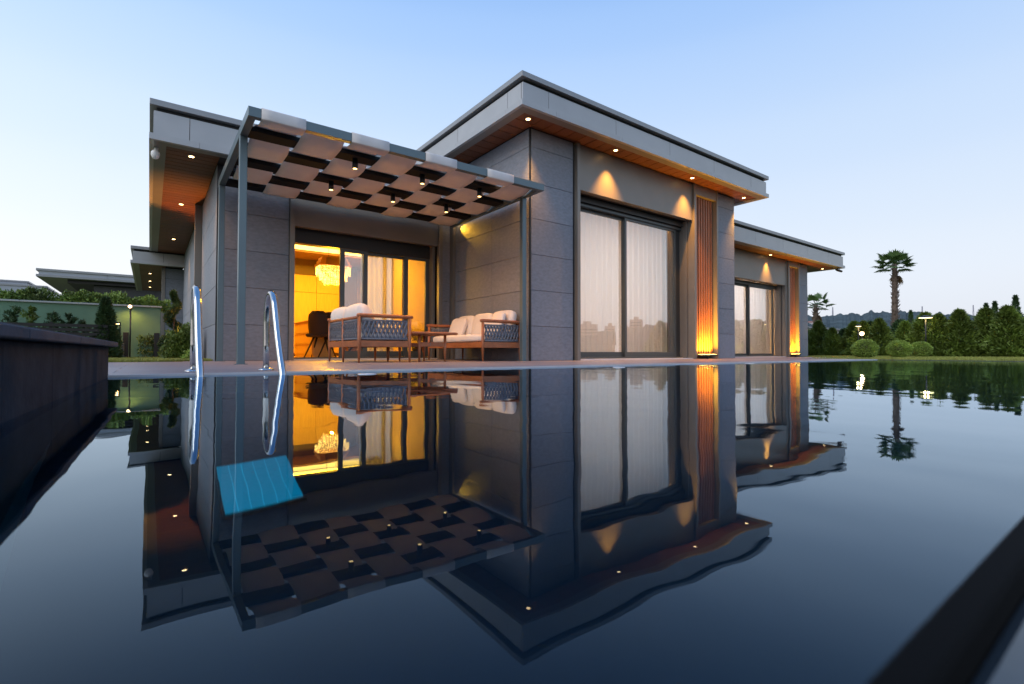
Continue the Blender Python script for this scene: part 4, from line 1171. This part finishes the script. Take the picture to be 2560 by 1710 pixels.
# small conifers before the wall
CY = [bush_mesh(.17, .17, .55, 1, 70, FOL2)]
def cypress(px_, ytop, Y, r, label, m=FOL2, n=1500, seed=0, lean=0):
    xw = Y * math.tan(math.atan2((px_ - 1280) / 1227, 1) * -1 - (math.pi / 2 - YAW)) * -1
    fw = xw * math.cos(YAW) + Y * math.sin(YAW)
    h = EYE + (878 - ytop) / 1227 * fw
    g = np.random.default_rng(seed)
    V = []; P_, D_ = [], []
    nb = 26
    for b in range(nb):                        # feathery side branches
        t_ = b / nb; z0 = h * (.10 + .86 * t_); L = r * (1.05 - t_) * g.uniform(.7, 1.25); a = g.uniform(0, 6.28)
        d = np.array([math.cos(a), math.sin(a), .75 + .5 * t_])
        m_ = int(n / nb); s = g.uniform(0, 1, m_)
        p = np.array([0, 0, z0]) + d * (s * L)[:, None] + g.normal(0, .010 + .012 * r, (m_, 3)) * (1 - .5 * s)[:, None]
        P_.append(p); D_.append(d * .8 + g.normal(0, .5, (m_, 3)))
    V, Q = leaves(np.concatenate(P_), np.concatenate(D_), .055, .010, g)
    t = empty('small_conifer', (xw, Y, 0), label, 'conifer', 'young conifers before the green wall'); WL[t.name] = Vector((0, 0, 0))
    o = np_mesh('crown', V, Q, m, t); tube('trunk', [(0, 0, -.03), (0, 0, h * .9)], [.02, .006], TWIG, t, 6)
    t.location = (xw, Y, -.01)
    return xw
cypress(35, 762, 12.3, .30, 'leftmost young conifer before the green wall', seed=1)
cypress(72, 764, 12.2, .30, 'second young conifer from the left, yellowish at its base', FOL1, seed=2)
cypress(128, 779, 12.2, .33, 'third young conifer from the left before the green wall', seed=3)
cypress(173, 784, 12.3, .33, 'fourth young conifer from the left before the green wall', seed=4)
cypress(208, 800, 12.3, .28, 'lowest young conifer just left of the tall dark one', seed=5)
# tall dark conifer
xw = -.665
big = plant('tall_conifer', (-.66, 11.7, -.02), thuja_mesh('conifer_crown', 1.0, .22, 9000, 77, FOL2, leafL=.07, leafW=.012), .9, 'tall dark shaggy conifer before the green wall', 'conifer', sc=(1.05, 1.05, 1.10))
# dark slatted fence between the small conifers
fe = empty('slat_fence', (-1.3, 11.55, 0), 'low dark wooden slat fence below the young conifers', 'fence')
for k in range(6): bx('slat', -2.9, -.62, 11.55, 11.575, .20 + k * .075, .255 + k * .075, mat('dark_timber', (.02, .018, .016), .7), fe)
for x in (-2.88, -2.1, -1.4, -.64): bx('post', x, x + .04, 11.576, 11.61, -.02, .66, MATS['dark_timber'], fe)
# bollard lantern on a stone plinth, two black columns, lamp post
pb = bx('stone_plinth', -.57, -.40, 12.0, 12.25, -.02, .30, STONE, None, .004); tag(pb, 'low grey stone plinth beside the black column', 'plinth')
bl = empty('bollard_lantern', (-.50, 12.12, .30), 'square black bollard lantern with open lit window on plinth', 'lantern')
for x in (-.545, -.475): bx('side_post', x, x + .02, 12.08, 12.16, .30, .68, BLACK, bl)
bx('base', -.524, -.476, 12.085, 12.155, .30, .44, BLACK, bl); bx('top', -.545, -.455, 12.08, 12.16, .681, .71, BLACK, bl)
bx('bulb', -.522, -.478, 12.09, 12.15, .672, .680, GLOWW, bl)
light('lantern_light', 'POINT', (-.50, 12.12, .63), 1.5, WARM, bl, shadow_soft_size=.02)
def column(x0, x1, Y, h, label):
    o = empty('column_speaker', ((x0 + x1) / 2, Y, 0), label, 'column', 'black columns before the green wall')
    bx('body', x0, x1, Y, Y + .10, .02, h, BLACK, o, .004); bx('base', x0 - .01, x1 + .01, Y - .01, Y + .11, -.01, .02, BLACK, o)
column(-.435, -.345, 12.6, .53, 'slim black column left of the garden lamp post')
column(.07, .165, 12.6, .53, 'slim black column at the house end of the green wall')
t, q = spot_post(-.325, 12.75, 1.06, 'thin garden lamp post with lit head before the green wall', rad(-100), None, .036)
light('lamp_light', 'SPOT', (-.325, 12.84, 1.05), 9, (1.0, .62, .12), t, spot_size=rad(140), spot_blend=.8, shadow_soft_size=.02, aim=(0, .35, -1))
# leggy climber against the wall
cl = empty('climbing_plant', (-.12, 13.0, 0), 'thin sprawling plant low against the green wall', 'plant')
parts = []
for k in range(7):
    a = Vector((-.12 + k * .045, 13.05, 0)); pth = [a]
    for s in range(6): pth.append(pth[-1] + Vector((random.uniform(-.06, .07), random.uniform(-.02, .01), .075)))
    parts.append(tube_data(pth, .004, 4))
multi('stems', parts, TWIG, cl, (0, 0, 0), False)
g = np.random.default_rng(3); n = 500
p = np.stack([g.uniform(-.2, .25, n), g.uniform(12.95, 13.08, n), np.abs(g.choice([.15, .32, .42], n) + g.normal(0, .045, n))], 1)
V, Q = leaves(p, g.normal(size=(n, 3)), .05, .014, g); np_mesh('foliage', V, Q, FOL1, cl)

# spiral topiary by the side wall
sp = empty('spiral_topiary', (.50, 14.6, 0), 'dark spiral clipped topiary against the far stone wall', 'topiary'); WL[sp.name] = Vector((0, 0, 0))
g = np.random.default_rng(5); n = 7000
s = g.uniform(0, 1, n); zz = .12 + 1.27 * s; a = s * 2 * math.pi * 2.3 + 1.0; rr = .16 * (1 - s) ** .8 + .01; th = .125 * (1 - .72 * s)
dv = g.normal(size=(n, 3)); dv /= np.linalg.norm(dv, axis=1, keepdims=True)
p = np.stack([rr * np.cos(a), rr * np.sin(a), zz], 1) + dv * (th * np.cbrt(g.uniform(.2, 1, n)))[:, None]
V, Q = leaves(p, dv + np.array([0, 0, .4]), .045, .010, g); np_mesh('crown', V, Q, FOL2, sp)
tube('trunk', [(0, 0, -.03), (0, 0, 1.25)], [.025, .01], TWIG, sp, 7); sp.location = (.40, 12.4, -.01)
# rounded bush by the house corner
bu = empty('garden_bush', (.42, 10.6, 0), 'rounded green bush at the foot of the side wall', 'bush')
c = bpy.data.objects.new('crown', bush_mesh(.235, .26, .56, 7500, 88, FOL1, .05, .012)); link(c, bu, (.46, 10.6, .0))
tube('stem', [(.42, 10.6, -.03), (.42, 10.6, .3)], .02, TWIG, bu, 6)
bu2 = empty('garden_bush', (.56, 9.5, 0), 'tiny pale plant at the foot of the house corner', 'bush')
c = bpy.data.objects.new('crown', bush_mesh(.10, .10, .13, 700, 89, FOL3, .04, .010)); link(c, bu2, (.52, 9.6, .0))
tube('stem', [(.52, 9.6, -.03), (.52, 9.6, .05)], .01, TWIG, bu2, 6)
# added lamp, itself unseen, to wash the left wing's soffit orange
gu = empty('added_uplight', (.62, 12.4, 0), 'added unseen uplight behind the bush for the orange soffit glow', 'uplight')
vs, fs = lathe([(.05, 0), (.05, .08), (.04, .085)], 16); mesh_obj('housing', vs, fs, BLACK, gu, (.62, 12.4, 0), True)
vs, fs = lathe([(.0, 0), (.036, 0), (.036, .002)], 16); mesh_obj('lens', vs, fs, GLOWW, gu, (.62, 12.4, .086), True)
light('uplight_beam', 'SPOT', (.60, 12.2, .10), 560, (1.0, .36, .06), gu, spot_size=rad(70), spot_blend=.9, shadow_soft_size=.03, aim=(-.08, -.12, 1))

# ------------------------------------------------------------------ neighbouring houses
def neighbour(name, x0, x1, y0, y1, zb, zt, wallx0, label, joints):
    t = empty(name, ((x0 + x1) / 2, y0, 0), label, 'house', 'neighbouring flat roofed houses')
    wz = bx('wall', wallx0, x1 - .8, y0 + .9, y1 - .9, -.05, zb, NEIGH, t)
    bx('roof', x0 + .08, x1 - .08, y0 + .08, y1 - .08, zb + .02, zt - .1, NEIGHL, t)
    bx('roof_cap', x0, x1, y0, y1, zt - .098, zt, CAPM, t); bx('roof_trim', x0, x1, y0, y1, zb + .0, zb + .10, CAPM, t)
    bx('eave_shade_slab', x0 + 1.0, x1 - .4, y0 + .5, y1 - .5, zb - .16, zb - .002, BLACK, t)  # black slab added to stand for the shade under the eave
    q = x0 + .1; st = joints
    while q < x1 - .2:
        bx('fascia_panel', q, min(q + st - .02, x1 - .09), y0 + .05, y0 + .078, zb + .104, zt - .102, NEIGHL, t); q += st
    for k in range(5):
        bx('facade_panel', wallx0 + .02 + k * 2.4, wallx0 + 2.38 + k * 2.4, y0 + .87, y0 + .897, .0, zb - .17, NEIGH, t)
    return t
def ptY(px_, py_, Y):
    d = R_ * ((px_ - 1280) / 1227) + F_ + Up * ((855 - py_) / 1227) + (Fp - F_)
    k = Y / d.y; return d.x * k, EYE + d.z * k
xa_, zt_ = ptY(89.4, 671.8, 30); xb_, zb_ = ptY(89.4, 691, 30)
neighbour('neighbour_house', xa_, xa_ + 16, 30, 42, zb_ - .02, zt_, xa_ + 1.9, 'dark walled flat roofed neighbour house behind the green wall', 2.35)
xa_, zt_ = ptY(-160, 694, 46); _, zb_ = ptY(-160, 722, 46)
xe, ze = ptY(72, 705, 46)
neighbour('neighbour_house', xa_, xe, 46, 58, ze - 1.0, ze, xa_ + .9, 'pale far neighbour house at the left edge, taller part', 2.0)
xe2, ze2 = ptY(118, 717, 42)
neighbour('neighbour_house', xa_ + 1, xe2, 42, 50, ze2 - .85, ze2, xa_ + 2, 'pale far neighbour house at the left edge, lower part in front', 2.0)

# ------------------------------------------------------------------ far hills, houses, masts
def ridge(name, a0, a1, dist, h0, seed, depth=350, n=900, label=None):
    """a wooded ridge: rows of points at growing distance, angle measured from +X"""
    g = np.random.default_rng(seed); V = []; F = []
    aa = np.linspace(a0, a1, n)
    base = h0 * (.84 + .07 * np.sin(aa * 9 + seed) + .05 * np.sin(aa * 23 + 2 * seed) + .02 * np.sin(aa * 131) + .015 * np.sin(aa * 290 + 1)) + np.convolve(g.normal(0, h0 * .03, n), [.2, .2, .2, .2, .2], 'same')
    rows = [(0, 0.0), (.10, .30), (.3, .62), (.6, .9), (1.0, 1.0), (1.4, .4)]
    for (dd, hh) in rows:
        jag = np.convolve(g.normal(0, h0 * .02, n), [.25, .5, .25], 'same') * (1 if hh > .5 else .3)
        for k in range(n):
            R0 = dist + depth * dd; V.append((R0 * math.cos(aa[k]), R0 * math.sin(aa[k]), -1 + base[k] * hh + jag[k]))
    for r in range(len(rows) - 1):
        for k in range(n - 1): F.append((r * n + k, r * n + k + 1, (r + 1) * n + k + 1, (r + 1) * n + k))
    o = mesh_obj(name, V, F, HILLM); return tag(o, kind='structure')
ridge('hill', rad(-40), rad(48), 520, 60, 4)
ridge('hill', rad(-118), rad(-41), 520, 42, 8)
def far_house(px_, py_, fw, wd, h, label):
    x_, y_ = fwpt(px_, fw); z = EYE + (881 - py_) / 1227 * fw
    t = empty('far_house', (x_, y_, z - h), label, 'house', 'far houses on the wooded hill'); WL[t.name] = Vector((0, 0, 0))
    bx('wall', -wd / 2, wd / 2, -4, 4, -8, h * .72, FARW, t)
    mesh_obj('roof', [(-wd / 2 - .4, -4.4, h * .72), (wd / 2 + .4, -4.4, h * .72), (wd / 2 + .4, 4.4, h * .72), (-wd / 2 - .4, 4.4, h * .72), (-wd / 2 + 2, 0, h), (wd / 2 - 2, 0, h)],
             [(0, 1, 5, 4), (1, 2, 5), (2, 3, 4, 5), (3, 0, 4), (3, 2, 1, 0)], FARR if wd < 14 else FARW, t)
    for k in range(max(2, int(wd / 3))): bx('window', -wd / 2 + .8 + k * 2.8, -wd / 2 + 2.2 + k * 2.8, -4.06, -4.002, h * .25, h * .55, BLACK, t)
    t.location = (x_, y_, z - h); t.rotation_euler.z = YAW - math.pi / 2 + rb.uniform(-.3, .3)
fh = [(2073, 806, 545, 12, 5), (2128, 801, 560, 24, 7), (2190, 797, 555, 30, 6), (2212, 802, 540, 9, 5), (2245, 803, 540, 10, 6), (2342, 801, 560, 9, 5), (2378, 786, 760, 22, 6), (2405, 787, 780, 12, 5), (2357, 795, 580, 10, 5),
      (2420, 792, 600, 9, 5), (2447, 790, 620, 10, 6), (2402, 800, 560, 8, 5), (2030, 803, 545, 10, 7)]
for i, (a, b, c, d, e) in enumerate(fh):
    far_house(a, b, c, d, e, f'{ORD[i]} pale far house listed on the hill' if 0 else
              ['small far house right of the short palm', 'long white far building right of the short palm', 'long pinkish far block left of the tall palm', 'small far house just left of the tall palm trunk',
               'small far house just right of the tall palm trunk', 'small far house right of the wide disc lamp', 'white far building on the ridge top', 'small white far house on the ridge top, right of the larger one',
               'small pinkish far house below the ridge top buildings', 'far house below the ridge left of the spruce pair', 'far house on the ridge nearest the spruce pair', 'lowest far house left of the spruce pair', 'far house half hidden by the short palm trunk'][i])
bw = empty('boundary_building', (40, 16, 0), 'long low grey building just visible over the hedge beside the house', 'building')
x_, y_ = fwpt(2070, 60); boxes('wall', [(x_ - 14, x_ + 5, y_ - .5, y_ + 6, -.05, 2.85)], FARW, bw); bx('roof', x_ - 14.3, x_ + 5.3, y_ - .9, y_ + 6.4, 2.86, 3.05, CAPM, bw)
for (px_, ytop, lab) in ((2083, 768, 'thin lattice mast on the hill right of the short palm'), (2307, 765, 'thin lattice mast on the hill above the wide disc lamp'), (2435, 762, 'thin lattice mast on the hill left of the spruce pair')):
    fw = 900; x_, y_ = fwpt(px_, fw); zt = EYE + (881 - ytop) / 1227 * fw
    t = empty('radio_mast', (x_, y_, 0), lab, 'mast', 'thin masts on the hill')
    mt = mat('mast_steel', (.32, .30, .33), .6)
    for (dx, dy) in ((-1, -1), (1, -1), (1, 1), (-1, 1)): tube('leg', [(x_ + dx * 2.2, y_ + dy * 2.2, 0), (x_ + dx * .35, y_ + dy * .35, zt)], .35, mt, t, 5)
    for z in np.linspace(zt * .5, zt * .98, 6): bx('cross_arm', x_ - 2.2, x_ + 2.2, y_ - .2, y_ + .2, z, z + .4, mt, t)
# town behind the pool (seen mirrored in the big window)
TW = [(-44, 640, 26, 62), (-38.5, 700, 16, 78), (-47.5, 660, 20, 48), (-51, 690, 30, 70), (-54.5, 720, 18, 88), (-35, 650, 24, 58), (-31.5, 720, 20, 70), (-57, 670, 24, 60), (-41.5, 730, 14, 66), (-28, 690, 30, 50)]
for i, (a, dist, wd, h) in enumerate(TW):
    x_, y_ = dist * math.cos(rad(a)), dist * math.sin(rad(a))
    t = empty('tower_block', (x_, y_, 0), f'distant tower block, {ORD[i]} of the skyline mirrored in the window glass', 'tower', 'town skyline mirrored in the windows'); WL[t.name] = Vector((0, 0, 0))
    h *= .58
    bx('wall', -wd / 2, wd / 2, -8, 8, -1, h, FART, t); bx('roof_house', -wd / 5, wd / 5, -4, 4, h + .01, h + 4, FART, t)
    for fl in range(3, int(h / 4)):
        bx('window_band', -wd / 2 + 1, wd / 2 - 1, 8.01, 8.2, fl * 4, fl * 4 + 1.5, FRAME2, t)
    t.location = (x_, y_, 0); t.rotation_euler.z = rad(a) + math.pi / 2 + rb.uniform(-.4, .4)
